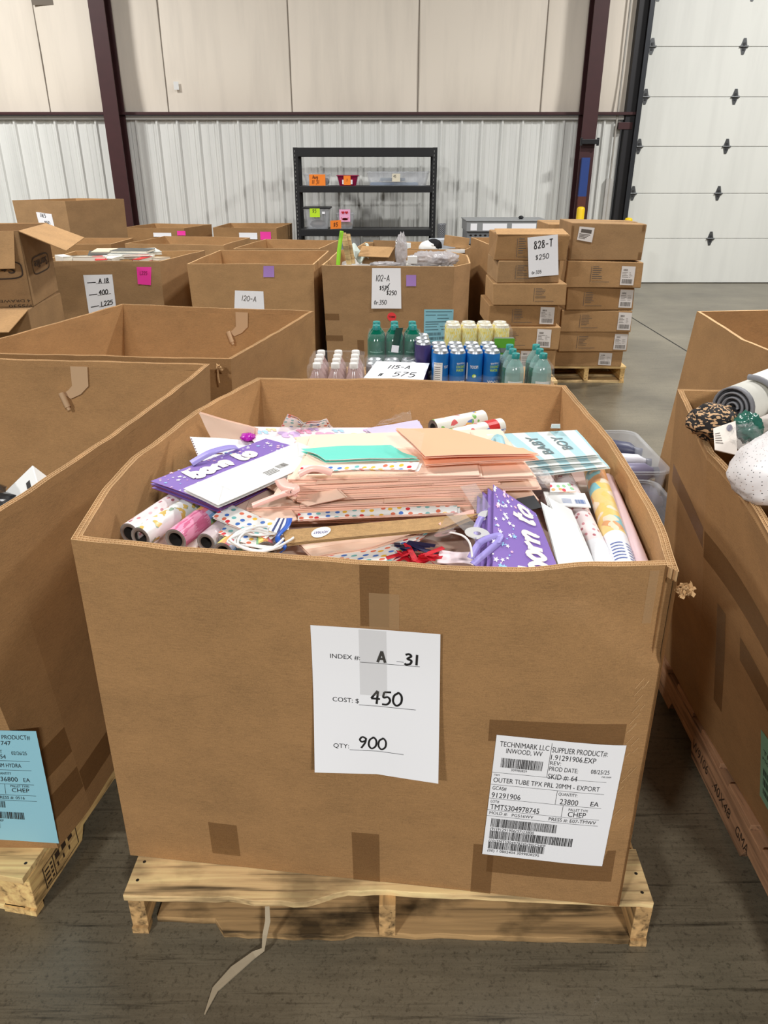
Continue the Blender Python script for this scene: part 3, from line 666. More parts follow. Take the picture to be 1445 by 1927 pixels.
TB('PALLET TYPE:', .55, .515, .78, .02); TB('CHEP', .56, .47, .77, .036); rect(m, SBW, .48, .45, .484, .54); rect(m, SBW, .3, .44, .84, .443); TB('PRESS #: 0516', .38, .405, .70, .026); rect(m, SBW, .3, .39, .84, .393)
barcode(m, SBW, .2, .32, .46, .38, 0, 11, n=22); barcode(m, SBW, .1, .215, .66, .28, 0, 12, n=40); TB('CHEP', .34, .185, .42, .02); barcode(m, SBW, .1, .12, .38, .175, 0, 13, n=24); TB('399', .3, .09, .36, .018)
m.build('label_print', INK, SB)
tape(B1W[1], 0, .34, .128, .42, b1, n=3); tape(B1W[1], 0, .22, .128, .29, b1, n=3); tape(B1W[0], .95, .36, 1.11, .44, b1); tape(B1W[2], .0, .2, .2, .27, b1)
def inner_tape(ring_a, ring_b, z0, z1, x0, zt, parent, lean):   # pale stripe of torn tape hanging inside the far wall, with a curled end
    a = Vector(ring_a + (0,)); b = Vector(ring_b + (0,)); d = (b - a).normalized(); n = Vector((d.y, -d.x, 0))
    m = MB(); S = Flat(a + d * x0 + n * .005 + Vector((0, 0, zt)), d, Vector((0, 0, 1)) - n * lean)
    P = [(0, 0), (0, -.07), (-.015, -.085), (-.035, -.10)]; Q = [(.065, 0), (.062, -.07), (.03, -.10), (-.01, -.118)]
    v = [S.pt(x, y, .0015) for x, y in P] + [S.pt(x, y, .0015) for x, y in Q]
    m.add(v, [(i + 1, i, 4 + i, 4 + i + 1)[::-1] for i in range(3)])
    c = S.pt(-.028, -.118, .014); ax = (S.ux * .35 - S.uy * .9).normalized()
    m.tube([c - ax * .025, c + ax * .03], .011, 10); m.tube([c - ax * .0, c + ax * .042], .007, 8)
    return m.build('torn_tape', plain('pale_torn_kraft', (208, 174, 136), 0.75), parent)
inner_tape((-1.75, 2.74 - .02), (-.622, 2.623 - .02), Z0, Z1, .62, .985, b1, .155)
b2, B2W = gaylord('empty open cardboard bulk box behind the left box with the blue label', [(-1.65, 2.87), (-.60, 2.74), (-.40, 3.60), (-1.40, 3.78)], [(-1.66, 2.80), (-.56, 2.69), (-.344, 3.698), (-1.343, 3.898)], Z0, Z1, KRAFT, .014, True, {1: .0}, wav=.005, group='open cardboard bulk boxes')
pallet('wooden pallet beneath the empty box in the second row on the left', (-.48, 2.72), 8, 1.1, 1.0, notch=False)
inner_tape((-1.343, 3.898 - .02), (-.344, 3.698 - .02), Z0, Z1, .62, .985, b2, .135)
m = MB(); tuft((-.60, 2.655, .985), .012, 14, 9); m.tube([(-.60, 2.65, .985), (-.603, 2.648, .95), (-.60, 2.647, .925)], .003, 6); m.build('torn_paper_tuft', EDGE, b1)
# things in the left box
m = MB()
def crumple(c, r, seed, mat_i=0, nu=28, nv=18, amp=.28, fq=3.0, M=None, pin=None):
    def fn(u, v):
        a = 2 * math.pi * u; b = math.pi * (v - .5); d = Vector((math.cos(b) * math.cos(a), math.cos(b) * math.sin(a), math.sin(b)))
        k = 1 + amp * noise.noise((d.x * fq + seed, d.y * fq, d.z * fq)) + amp * .5 * noise.noise((d.x * fq * 2.3, d.y * fq * 2.3 + seed, d.z * fq * 2.3))
        p = Vector((d.x * r[0], d.y * r[1], d.z * r[2])) * k
        if M: p = M @ p
        return Vector(c) + p
    m.grid(fn, nu, nv, mat_i, 1, 1)
BLKB = plain('glossy_black_plastic', (24, 24, 28), 0.22)
crumple((-1.08, 1.62, .90), (.17, .14, .07), 3, amp=.2); tag(m.build('black_plastic_bag', BLKB), 'glossy black plastic wrapped goods in the left box, beside a white carton', 'plastic bag')
m = MB(); crumple((-.99, 1.50, .87), (.14, .07, .05), 8); tag(m.build('magenta_pouch', plain('magenta_plastic', (170, 30, 110), 0.3)), 'magenta pouch half under the black plastic wrapped goods in the left box', 'pouch')
M = Matrix.Translation((-.905, 1.68, .87)) @ Matrix.Rotation(R(28), 4, 'Z') @ Matrix.Rotation(R(-38), 4, 'Y')
t = thing('white_carton', 'white hang-slot carton poking up against the side of the left box', 'carton', (-.905, 1.68, .8))
m = MB(); m.box((0, 0, 0), (.16, .20, .05), 0, M); m.build('carton_body', WHITEP, t, bevel=.002)
m = MB(); m.box((.055, 0, .0253), (.012, .05, .001), 0, M); m.build('hang_slot', INK, t)
m = MB(); m.grid(lambda u, v: (-1.75 + .93 * u, 1.42 + 1.05 * v, .82 - .34 * max(0, v - .3) / .7 + .05 * noise.noise((u * 5, v * 5, 2))), 14, 14); tag(m.build('black_packing_heap', BLKB), 'loose heap of dark plastic packing low inside the left box', 'packing', kind='stuff')

# ---- right: two boxes on pallets
def stampR(k, S, dep):
    text(k, S, 'W9106', .40, .035, .12, .03); text(k, S, '.40X48', .56, .035, .12, .03); text(k, S, 'GMA', .72, .035, .075, .03)
pallet('dusty wooden pallet stencilled 40X48 GMA under the right box', (2.10, .90), -1.5, 1.19, 1.2, mats=(WOODG, WOODG, WOODG), stamp=(0, -1, stampR))
r1, R1W = gaylord('tall cardboard bulk box right of the middle one holding a rolled rug', [(.97, .95), (2.05, .95), (2.05, 2.1), (.955, 2.2), (.94, 1.75), (.945, 1.3)], [(.775, .95), (2.1, .95), (2.12, 2.25), (.931, 2.296), (.80, 1.726), (.735, 1.261)], Z0, Z1, KRAFT, .016, True, {4: -.012, 5: .0}, wav=.004, group='open cardboard bulk boxes')
tape(R1W[4], .1, .30, .155, .62, r1); tape(R1W[5], .02, .40, .30, .47, r1); tape(R1W[4], .25, .55, .44, .62, r1); tape(R1W[3], .05, .72, .44, .78, r1); tape(R1W[4], .0, .70, .45, .78, r1); tape(R1W[5], .0, .19, .2, .25, r1)
GR, GRW = sheet(R1W[4], ((.395, .245), (.56, .245), (.56, .50), (.395, .46)), 'green_label', plain('green_label_paper', (132, 178, 150), 0.5), r1, curl=.001)
m = MB(); text(m, GRW, 'TM', .1, .72, .3, .06); text(m, GRW, 'MO', .08, .62, .25, .04); barcode(m, GRW, .1, .40, .9, .5, 0, 21, n=30); barcode(m, GRW, .1, .25, .9, .36, 0, 22, n=30); barcode(m, GRW, .1, .12, .9, .2, 0, 23, n=30); m.build('label_print', INK, GR)
r2, R2W = gaylord('open cardboard bulk box at the right edge of the frame, behind the rug box', [(1.46, 2.6), (2.6, 2.6), (2.6, 3.6), (1.42, 3.6), (1.40, 3.05)], [(1.50, 2.5), (2.65, 2.55), (2.65, 3.78), (1.53, 3.70), (1.455, 3.03)], Z0, Z1, KRAFT, .014, False, {4: .0, 3: .0}, group='open cardboard bulk boxes')
pallet('wooden pallet beneath the box behind the rug box on the right', (2.62, 2.58), 0, 1.2, 1.05, notch=False)

# ------------------------------------------------------------------ middle ground: more bulk boxes
def simple_box(label, fl, fr, br, bl, z1=.9, z0=0.0, mat=KRAFT, extra=None, group='open bulk boxes behind', bulge=None):
    ring = [fl, fr] + (extra or []) + [br, bl]
    cx = sum(p[0] for p in ring) / len(ring); cy = sum(p[1] for p in ring) / len(ring)
    rb_ = [(cx + (p[0] - cx) * .965, cy + (p[1] - cy) * .965) for p in ring]
    return gaylord(label, rb_, ring, z0, z1, mat, .013, False, bulge, group, seg=5, wav=.005)
def note(W, x, z, w, h, mat, parent, name='sticky_note', label=None, tilt=0.0, curl=.004):
    q = ((x, z), (x + w, z + tilt), (x + w + tilt, z + h + tilt), (x + tilt, z + h))
    return sheet(W, q, name, mat, parent, curl=curl, label=label, n=5)
PINK = plain('hot_pink_note', (246, 60, 168), 0.6); PURP = plain('purple_note', (168, 130, 200), 0.6)
ORNG = plain('orange_note', (255, 140, 40), 0.6); LIME = plain('lime_note', (196, 236, 40), 0.6)
def cube_surf(W, S):   # hand lettering inside a sheet with square proportions
    return Asp(S)
# box with books
bA, bAW = simple_box('open cardboard bulk box of books with pink note and 1,225 price sheet', (-2.97, 6.71), (-1.93, 6.69), (-1.74, 7.60), (-2.98, 7.55), mat=KRAFT_B)
W = bAW[0]; wa = (W.b[0].x, W.b[0].y, W.b[1].x, W.b[1].y)
PS, PW = sheet(W, ((0.336, 0.431), (0.583, 0.491), (0.592, 0.790), (0.345, 0.785)), 'price_sheet', PAPER, bA, curl=.006)
m = MB(); a = Asp(PW); q = PW.h / PW.w
for v, s_, x in ((.80, 'A 18', .5), (.50, '400', .45), (.20, '1,225', .45)):
    rect(m, PW, .1, v, .4, v + .02); rect(m, PW, .4, v - .03, .88, v - .02); hand(m, a, s_, x, v * q - .03, .17, .03, 1.0)
m.build('marker_lettering', INK, PS)
NS, NW = sheet(W, ((0.799, 0.710), (0.909, 0.701), (0.930, 0.852), (0.805, 0.852)), 'sticky_note', PINK, bA, curl=.004)
m = MB(); hand(m, Asp(NW), '1,225', .16, .72, .26, .035, .8); m.build('marker_lettering', plain('dark_pink_ink', (150, 20, 90), 0.6), NS)
# box with a purple note and the 120-A sheet
bB, bBW = simple_box('open cardboard bulk box with purple note and small 120-A sheet', (-1.653, 6.51), (-.585, 6.46), (-.53, 7.56), (-1.60, 7.62), mat=KRAFT_C)
W = bBW[0]
PS, PW = sheet(W, ((0.344, 0.446), (0.608, 0.448), (0.610, 0.679), (0.374, 0.686)), 'price_sheet', PAPER, bB, curl=.004)
m = MB(); hand(m, Asp(PW), '120-A', .22, .6, .17, .02, 1.0, rot=-3); m.build('marker_lettering', GREYINK, PS)
NS, NW = sheet(W, ((0.618, 0.796), (0.708, 0.797), (0.710, 0.887), (0.624, 0.886)), 'sticky_note', PURP, bB, curl=.004)
# box with the 102-A sheet
bC, bCW = simple_box('bulk box with the 102-A sheet, red sticker and blue label, piled with goods', (-.515, 6.40), (.575, 6.32), (.60, 7.62), (-.44, 7.64), mat=KRAFT_B, extra=[(.73, 6.55), (.77, 7.2)])
W = bCW[0]
PS, PW = sheet(W, ((0.391, 0.557), (0.638, 0.560), (0.631, 0.884), (0.403, 0.882)), 'price_sheet', PAPER, bC, curl=.01)
m = MB(); a = Asp(PW); q = PW.h / PW.w
hand(m, a, '102-A', .12, .68 * q, .2, .02, .8); hand(m, a, '$575', .26, .46 * q, .14, .022, .9); stroke(m, a, [(.42, .43 * q), (.62, .63 * q)], .02, 0, .001, False); hand(m, a, '$250', .5, .34 * q, .14, .022, .95); hand(m, a, 'Or:350', .08, .1 * q, .15, .018, .85)
m.build('marker_lettering', INK, PS)
sheet(W, ((0.676, 0.741), (0.755, 0.742), (0.754, 0.831), (0.675, 0.830)), 'sticky_note', PURP, bC, curl=.004)
m = MB(); c = (0.558, 0.489); disc(m, W, c[0], c[1], .037, .037, 0, .002, 24); so = m.build('round_sticker', plain('red_sticker', (236, 62, 66), 0.5), bC)
m = MB(); text(m, W, 'TOMMI', c[0] - .027, c[1] - .008, .054, .016, 0, .0026, bold=.02); m.build('sticker_print', INK, so)
BL_, BLW = sheet(W, ((0.828, 0.237), (1.068, 0.255), (1.065, 0.557), (0.825, 0.554)), 'blue_label', plain('blue_label_paper2', (136, 196, 214), 0.5), bC, curl=.001)
m = MB()
for v, x0, x1 in ((.93, .05, .95), (.84, .05, .4), (.84, .45, .8), (.75, .45, .85), (.66, .05, .9), (.60, .05, .5), (.53, .05, .45), (.53, .55, .9), (.45, .05, .5), (.45, .6, .8)): rect(m, BLW, x0, v, x1, v + .018)
for v, x1 in ((.30, .6), (.18, .8), (.06, .6)): barcode(m, BLW, .05, v, x1, v + .08, 0, int(v * 100), n=22)
m.build('label_print', plain('label_grey_ink', (60, 90, 100), 0.6), BL_)
for (x0, y0, x1, y1) in ((612, 595, 640, 588), (612, 640, 644, 630), (671, 660, 684, 640)): pass
tape(W, (0, 0.454)[0], (0, 0.454)[1], (0.120, 0.509)[0], (0.120, 0.509)[1], bC); tape(W, (-0.006, 0.278)[0], (-0.006, 0.278)[1], (0.143, 0.326)[0], (0.143, 0.326)[1], bC); tape(W, (0.264, 0.159)[0], (0.264, 0.159)[1], (0.321, 0.288)[0], (0.321, 0.288)[1], bC)
# boxes further back
bD, bDW = simple_box('cardboard bulk box behind the 102-A box, with a plush penguin on top', (-.30, 7.74), (.80, 7.70), (.84, 8.5), (-.2, 8.5), z1=.90, mat=KRAFT, extra=[(.9, 7.95)])
simple_box('open third-row bulk box behind the gap between book box and purple-note box', (-2.74, 8.30), (-1.66, 8.12), (-1.54, 9.06), (-2.57, 9.22), mat=KRAFT_C)
simple_box('open third-row bulk box directly behind the box with the 120-A sheet', (-1.50, 7.80), (-.64, 7.78), (-.50, 8.68), (-1.33, 8.82), mat=KRAFT_C)
simple_box('open third-row bulk box behind the far left end of the book box', (-3.80, 8.25), (-2.86, 8.22), (-2.85, 8.95), (-3.72, 8.98), mat=KRAFT)
bE, bEW = simple_box('open bulk box by the wall with white sheet and pink note, near left steel column', (-3.50, 10.55), (-2.64, 10.45), (-2.43, 11.18), (-3.29, 11.36), mat=KRAFT)
W = bEW[0]
note(W, .42, .79, .24, .05, PAPER, bE, 'price_sheet'); note(W, .74, .81, .11, .055, PINK, bE)
bF, bFW = simple_box('open bulk box near the wall with white sheet and pink note, beside the black rack', (-2.28, 10.55), (-1.42, 10.45), (-1.32, 11.4), (-2.22, 11.45), mat=KRAFT)
W = bFW[0]
note(W, .34, .76, .24, .08, PAPER, bF, 'price_sheet'); note(W, .62, .755, .14, .10, PINK, bF)
# tall box with the 1165 sheet
bG, bGW = gaylord('tall cardboard bulk box with 1165 sheet standing highest at the back left', [(-4.36, 9.55), (-3.70, 9.35), (-3.24, 9.90), (-3.9, 10.15)], [(-4.42, 9.55), (-3.71, 9.34), (-3.21, 9.92), (-3.9, 10.18)], 0.0, 1.275, KRAFT_B, .013, False, None, 'open bulk boxes behind', seg=5)
W = bGW[0]
PS, PW = sheet(W, ((.30, .90), (.50, .87), (.485, 1.13), (.285, 1.15)), 'price_sheet', PAPER, bG, curl=.004)
m = MB(); hand(m, Asp(PW), '1165', .2, 1.0, .2, .03, .9); hand(m, Asp(PW), '$50', .4, .62, .2, .03, .9); rect(m, PW, .5, .08, .75, .1); m.build('marker_lettering', INK, PS)
# carton printed upside down, flaps open, on another one
def ctn(label, cx, cy, z0, w, d, h, yaw, mat, group=None, cat='carton', name='carton', bevel=.006, sag=0.0, dent=0):
    """closed carton; returns (thing, front surface (origin at bottom-left), M)"""
    M = Matrix.Translation((cx, cy, z0)) @ Matrix.Rotation(R(yaw), 4, 'Z')
    t = thing(name, label, cat, (cx, cy, z0), group)
    m = MB(); r = random.Random(len(label) + int(cx * 100) + int(z0 * 100)); c = [0.004 * r.uniform(-1, 1) * (1 + dent) for _ in range(16)]
    P = []
    for k, e in enumerate((0, 1)):
        for j, (a, b_) in enumerate(((-1, -1), (1, -1), (1, 1), (-1, 1))):
            P.append(M @ Vector((a * w / 2 + c[(k * 4 + j) % 16], b_ * d / 2 + c[(k * 4 + j + 5) % 16] * .5, e * (h - (sag if j in (1, 2) else 0)))))
    m.hexa(P); o = m.build('carton_body', mat, t, bevel=bevel)
    S = Flat(M @ Vector((-w / 2, -d / 2 - .003, 0)), M.to_3x3() @ Vector((1, 0, 0)), (0, 0, 1))
    m = MB(); m.box((0, 0, h + .0007 - sag * .5), (w * .98, .055, .0008), 0, M); m.build('tape_strip', TAPE_PALE, t)
    return t, S, M
t, S, M = ctn('lower carton in the leaning pair at the left edge, flap hanging toward the viewer', -2.76, 5.22, 0, .84, .72, .80, 6, KRAFT_B, 'upside-down printed cartons')
m = MB(); m.hexa([M @ Vector(p) for p in ((-.42, -.36, .795), (.42, -.36, .795), (.36, -.60, .70), (-.42, -.60, .70), (-.42, -.36, .80), (.42, -.36, .80), (.36, -.60, .705), (-.42, -.60, .705))]); m.build('flap', KRAFT_C, t)
M = Matrix.Translation((-2.31, 5.0, .80)) @ Matrix.Rotation(R(9), 4, 'Z')
t = thing('open_carton', 'upside-down printed storage carton with open flaps at the left edge', 'carton', (-2.7, 5.3, .8), 'upside-down printed cartons')
m = MB(); w, d, h, q = .80, .70, .47, .006
for c, s_ in (((-w / 2, q / 2, h / 2), (w, q, h)), ((-w / 2, d - q / 2, h / 2), (w, q, h)), ((-q / 2, d / 2, h / 2), (q, d, h)), ((-w + q / 2, d / 2, h / 2), (q, d, h)), ((-w / 2, d / 2, q / 2), (w, d, q))): m.box(c, s_, 0, M)
body = m.build('carton_body', KRAFT_B, t)
def flap(p, name='flap'):
    P = [M @ Vector(v) for v in p]; n = (P[1] - P[0]).cross(P[3] - P[0]).normalized() * .005; m = MB(); m.hexa(P + [v + n for v in P]); m.build(name, KRAFT_C, t)
flap([(0, 0, h), (0, d, h), (.24, d + .02, h - .10), (.27, -.02, h - .12)])
flap([(-w, 0, h), (-.03, 0, h), (-.05, -.06, h - .22), (-w, -.06, h - .22)])
flap([(-w, d, h), (0, d, h), (.06, d + .26, h - .13), (-w, d + .26, h - .13)])
m = MB()
def oval(S, cx, cz, a, b, s_):
    p = []
    for i in range(33):
        an = 2 * math.pi * i / 32; ca, sa = math.cos(an), math.sin(an); p.append((cx + a * math.copysign(abs(ca) ** .45, ca), cz + b * math.copysign(abs(sa) ** .45, sa)))
    stroke(m, S, p, .009, 0, .002, False); text(m, S, s_, cx + a * .8, cz + b * .55, a * 1.6, b * .95, 0, .002, rot=180, bold=.012)
SF = Flat(M @ Vector((-w, -.001, 0)), M.to_3x3() @ Vector((1, 0, 0)), (0, 0, 1)); SR = Flat(M @ Vector((.001, 0, 0)), M.to_3x3() @ Vector((0, 1, 0)), (0, 0, 1))
oval(SF, .56, .235, .215, .055, 'Sterilite'); oval(SR, .36, .235, .21, .055, 'Sterilite')
text(m, SF, '4 DRAWER WIDE', .79, .05, .34, .018, 0, .002, rot=180); text(m, SF, 'F/5530', .79, .018, .14, .018, 0, .002, rot=180)
m.build('carton_print', BROWNINK, body)

# ---- stack of flat cartons on two pallets
SHIP = plain('white_shipping_label', (226, 220, 216), 0.5)
def carton_label(S, x, z, w, h, parent, seed):
    o, Wl = sheet(S, ((x, z), (x + w, z - .004), (x + w, z + h - .004), (x, z + h)), 'shipping_label', SHIP, parent, n=2)
    m = MB(); barcode(m, Wl, .12, .08, .88, .32, 0, seed, n=24); barcode(m, Wl, .15, .75, .45, .85, 0, seed + 1, n=10); r = random.Random(seed)
    for v in (.66, .58, .5, .42): rect(m, Wl, .08, v, .08 + r.uniform(.25, .5), v + .02); rect(m, Wl, .6, v, .6 + r.uniform(.1, .3), v + .015)
    m.build('label_print', GREYINK, o)
def carton_text(S, x, z, w, h, parent, seed, vert=True):
    m = MB(); r = random.Random(seed); n = 7
    for i in range(n):
        zz = z + h * (1 - i / n); rect(m, S, x, zz - h / n * .4, x + w * r.uniform(.45, 1), zz - h / n * .1)
    rect(m, S, x, z - .018, x + w * 1.6, z - .015)
    rect(m, S, x - .012, z - .018, x - .009, z + h)
    m.build('carton_print', GREYINK, parent)
KR = (KRAFT, KRAFT_C, KRAFT_B)
def stack(rows, ydep, who):
    for i, (xa, xb, za, zb, y, yaw, lab, lx, tx, sag) in enumerate(rows):
        d = ydep; t, S, M = ctn(lab, (xa + xb) / 2, y + d / 2, za, xb - xa, d, zb - za, yaw, KR[i % 3] if i % 2 else KRAFT_C, who, sag=sag, dent=.6)
        h = zb - za; w = xb - xa
        if lx is not None: carton_label(S, lx * w, h * .12, .105, min(.14, h * .8), t, i * 7 + int(xa * 10))
        if tx is not None: carton_text(S, tx * w, h * .3, .085, h * .5, t, i * 5 + 1)
    return
pallet('wooden pallet under the right-hand column of the 828-T carton stack', (2.0, 6.06), -1, .64, .56, mats=(WOODP, WOODX, WOODPY), boards=4, notch=False)
pallet('wooden pallet under the left-hand column of the 828-T carton stack', (1.34, 5.60), 0, .62, .56, boards=4, notch=False)
G = 'cartons of the 828-T stack'
stack([
 (1.40, 1.965, .141, .268, 6.06, -2, 'bottom carton of the taller right-hand column, crushed on its pallet with tilted label', .66, None, .0),
 (1.42, 1.975, .270, .428, 6.03, 0, 'second carton up in the taller right-hand column of the 828-T stack', .80, .28, .0),
 (1.425, 1.985, .430, .602, 6.02, -1, 'third carton up in the taller right-hand column of the 828-T stack', .80, .28, .003),
 (1.44, 1.972, .604, .776, 6.02, 1, 'fourth carton up in the taller right-hand column of the 828-T stack', .78, .27, .004),
 (1.43, 2.01, .778, .980, 6.0, -2, 'fifth carton up in the right-hand column, just below its big top carton', .72, .34, .012)], .50, G)
t, S, M = ctn('big top carton of the right-hand column with white square label, plain sides', 1.71, 6.24, .982, .565, .46, .272, -1, KRAFT_B, G, sag=.012)
o, Wl = sheet(S, ((.05, .15), (.165, .13), (.175, .235), (.06, .245)), 'shipping_label', SHIP, t, n=2)
m = MB(); rect(m, Wl, .15, .58, .85, .84); 
for v in (.45, .35, .25, .15): rect(m, Wl, .08, v, .35 + v, v + .05)
m.build('label_print', GREYINK, o); tape(S, .53, .0, .556, .06, t, n=2); tape(S, .535, .21, .556, .26, t, n=2); tape(S, 0, 0, .02, .25, t, n=2)
stack([
 (.80, 1.29, .141, .228, 5.62, 0, 'lowest carton of the left-hand column, nearly hidden by green bottles', None, None, 0),
 (.85, 1.30, .230, .386, 5.61, 2, 'second carton up in the left-hand column, white label behind the small green bottles', .40, None, .0),
 (.82, 1.315, .388, .556, 5.58, -1, 'third carton up in the left-hand column of the 828-T stack', .66, .22, .0),
 (.775, 1.285, .558, .712, 5.60, 1, 'fourth carton up in the left-hand column, wider label at its right', .74, .36, .004),
 (.80, 1.335, .714, .868, 5.58, -1, 'fifth carton up in the left-hand column, printed but with no label', None, .58, .0),
 (.815, 1.265, .870, 1.024, 5.60, 2, 'carton right below the 828-T top carton, price sheet hanging over it', None, .31, .0)], .50, G)
t, S, M = ctn('top carton of the left-hand column, 828-T price sheet taped across its front', 1.065, 5.85, 1.026, .51, .50, .172, -2, KRAFT, G, dent=2)
m = MB(); m.hexa([M @ Vector(p) for p in ((-.255, -.25, .172), (.255, -.25, .172), (.25, -.02, .195), (-.25, -.02, .195), (-.255, -.25, .176), (.255, -.25, .176), (.25, -.02, .199), (-.25, -.02, .199))]); m.build('flap', KRAFT_C, t)
carton_text(S, .16, .04, .07, .11, t, 3)
PS, PW = sheet(S, tuple((a_, b_ - 1.026) for a_, b_ in ((0.247, 0.911), (0.459, 0.930), (0.428, 1.204), (0.217, 1.182))), 'price_sheet', PAPER, t, curl=.005, h=.012)
PS['label'] = 'white price sheet reading 828-T'
m = MB(); a = Asp(PW); q = PW.h / PW.w
hand(m, a, '828-T', .2, .70 * q, .23, .03, .85, rot=3); hand(m, a, '$250', .24, .42 * q, .16, .02, 1.1, rot=3); hand(m, a, 'Or:335', .1, .07 * q, .1, .015, 1.0, rot=3); m.build('marker_lettering', INK, PS)
t, S, M = ctn('tall carton half hidden behind the big top carton, small label at its upper left', 1.70, 6.86, 0, .66, .5, 1.205, 0, KRAFT_C, None)
o, Wl = sheet(S, ((.03, 1.08), (.10, 1.08), (.10, 1.15), (.03, 1.15)), 'shipping_label', SHIP, t, n=2); m = MB(); rect(m, Wl, .2, .3, .8, .85); m.build('label_print', GREYINK, o)
bH, bHW = simple_box('narrow tall bulk box behind the left column of the 828-T cartons', (.93, 6.75), (1.33, 6.75), (1.33, 7.62), (.84, 7.62), z1=1.02, mat=KRAFT, extra=None)
m = MB(); crumple((1.08, 7.0, .97), (.12, .1, .06), 5); tag(m.build('wrapped_goods', CLEARP), 'clear wrapped goods poking out of the narrow box behind the cartons', 'wrapped goods')
m = MB(); m.lathe([(0, 0), (.012, 0), (.012, .06), (.005, .075), (.005, .1), (0, .1)], 12, 0, Matrix.Translation((1.0, 6.95, .99)) @ Matrix.Rotation(R(35), 4, 'X')); tag(m.build('black_bottle', BLKB), 'small black bottle lying on wrapped goods behind the cartons', 'bottle')

# ---- perforated grey container by the wall
GREYM = plain('grey_painted_steel', (128, 132, 136), 0.5, 0.3)
t = thing('steel_container', 'grey perforated steel container by the wall behind the cartons', 'container', (1.52, 10.1, 0))
m = MB(); m.box((1.52, 10.1, .45), (.98, .55, .90)); m.build('container_body', GREYM, t, bevel=.01)
m = MB(); m.box((1.52, 10.1, .965), (1.0, .6, .12)); m.box((1.52, 10.1, 1.032), (1.02, .62, .015)); lid = m.build('container_lid', plain('grey_lid_steel', (150, 153, 155), 0.5, 0.2), t, bevel=.005)
S = Flat((1.03, 9.824, 0), (1, 0, 0), (0, 0, 1)); m = MB()
for r_ in range(6):
    for i in range(16): disc(m, S, .05 + i * .06 + (r_ % 2) * .03, .86 - r_ * .055, .017, .011, 0, .001, 12)
m.build('perforation', DARK, t)
S = Flat((1.02, 9.799, 0), (1, 0, 0), (0, 0, 1))
for x0, x1 in ((.05, .13), (.2, .5), (.56, .86)): 
    m = MB(); rect(m, S, x0, .92, x1, 1.0, 0, .001); m.build('paper_label', PAPER, lid)
m = MB(); crumple((1.72, 10.0, 1.058), (.03, .03, .02), 2); tag(m.build('rag', BLACKM), 'small black rag on the grey steel container lid', 'rag')
# ---- mesh cylinder beside the rack
t = thing('mesh_bin', 'slim grey mesh bin standing between the black rack and the steel container', 'bin', (.80, 11.0, 0))
m = MB(); m.lathe([(.05, 0), (.058, .9), (.062, .92), (.055, .92), (.047, .02), (0, .02)], 20, 0, Matrix.Translation((.80, 11.0, 0)))
mesh_m, n_, l_, b_ = new_mat('wire_mesh'); v = mapped(n_, l_, (70, 70, 70)); ck = n_.new('ShaderNodeTexChecker'); ck.inputs['Scale'].default_value = 1; ck.inputs[1].default_value = lin((150, 152, 156)); ck.inputs[2].default_value = lin((70, 72, 76)); l_.new(v, ck.inputs[0]); l_.new(ck.outputs[0], b_.inputs['Base Color'])
m.build('bin_body', mesh_m, t)

# ---- black shelving rack
t = thing('shelving_rack', 'black steel shelving rack against the ribbed wall holding tubs', 'shelf', (-.25, 11.3, 0))
X0, X1, YF, YB = -1.22, .715, 11.06, 11.54
for x, sx in ((X0, 1), (X1, -1)):
    for y, sy in ((YF, 1), (YB, -1)):
        m = MB(); m.box((x + sx * .03, y, .935), (.06, .003, 1.87)); m.box((x, y + sy * .03, .935), (.003, .06, 1.87))
        p = m.build('rack_post', BLACKM, t)
        if sy == 1:
            m = MB(); S = Flat((x + sx * .03, y - .003, 0), (1, 0, 0), (0, 0, 1))
            for i in range(36): rect(m, S, -.006 - .008, .06 + i * .05, -.002 - .004, .085 + i * .05, 0, .0008)
            m.build('slot_row', plain('slot_grey', (128, 128, 126), 0.6), p)
for za, zb in ((1.76, 1.868), (1.315, 1.395), (.752, .84), (.2, .28)):
    for y in (YF, YB):
        m = MB(); m.box(((X0 + X1) / 2, y + (.012 if y == YF else -.012), (za + zb) / 2), (X1 - X0 - .01, .024, zb - za)); m.build('shelf_beam', BLACKM, t, bevel=.004)
    for x in (X0, X1):
        m = MB(); m.box((x + (.02 if x == X0 else -.02), (YF + YB) / 2, (za + zb) / 2), (.024, YB - YF - .06, zb - za)); m.build('side_beam', BLACKM, t)
    if za < 1.7:
        m = MB(); m.box(((X0 + X1) / 2, (YF + YB) / 2, zb - .012), (X1 - X0 - .06, YB - YF - .06, .012)); m.build('shelf_board', BLACKM, t)
def tub(label, x0, x1, y0, y1, z0, z1, mat, name='tub', taper=.03, contents=None, cm=None, group='tubs on the black rack'):
    cx, cy = (x0 + x1) / 2, (y0 + y1) / 2; t = thing(name, label, 'tub', (cx, cy, z0), group)
    m = MB(); th = .004
    def ring(z, o, f):
        a = (x1 - x0) / 2 - taper * (1 - f) + o; b = (y1 - y0) / 2 - taper * (1 - f) + o; c = .25 * min(a, b); p = []
        for (sx, sy, a0) in ((1, -1, -90), (1, 1, 0), (-1, 1, 90), (-1, -1, 180)):
            for k in range(5): an = R(a0 + 22.5 * k); p.append((cx + sx * (a - c) + c * math.cos(an), cy + sy * (b - c) + c * math.sin(an), z))
        return p
    rs = [ring(z0, 0, 0), ring(z1 - .012, 0, 1), ring(z1 - .012, .012, 1), ring(z1, .012, 1), ring(z1, -th, 1), ring(z0 + th, -th, 0)]
    n = 20; v = [p for r_ in rs for p in r_]; f = []
    for i in range(len(rs) - 1):
        for j in range(n): f.append((i * n + j, i * n + (j + 1) % n, (i + 1) * n + (j + 1) % n, (i + 1) * n + j))
    f += [tuple(range(n))[::-1], tuple(range((len(rs) - 1) * n, len(rs) * n))]
    m.add(v, f); m.build('tub_body', mat, t)
    return t
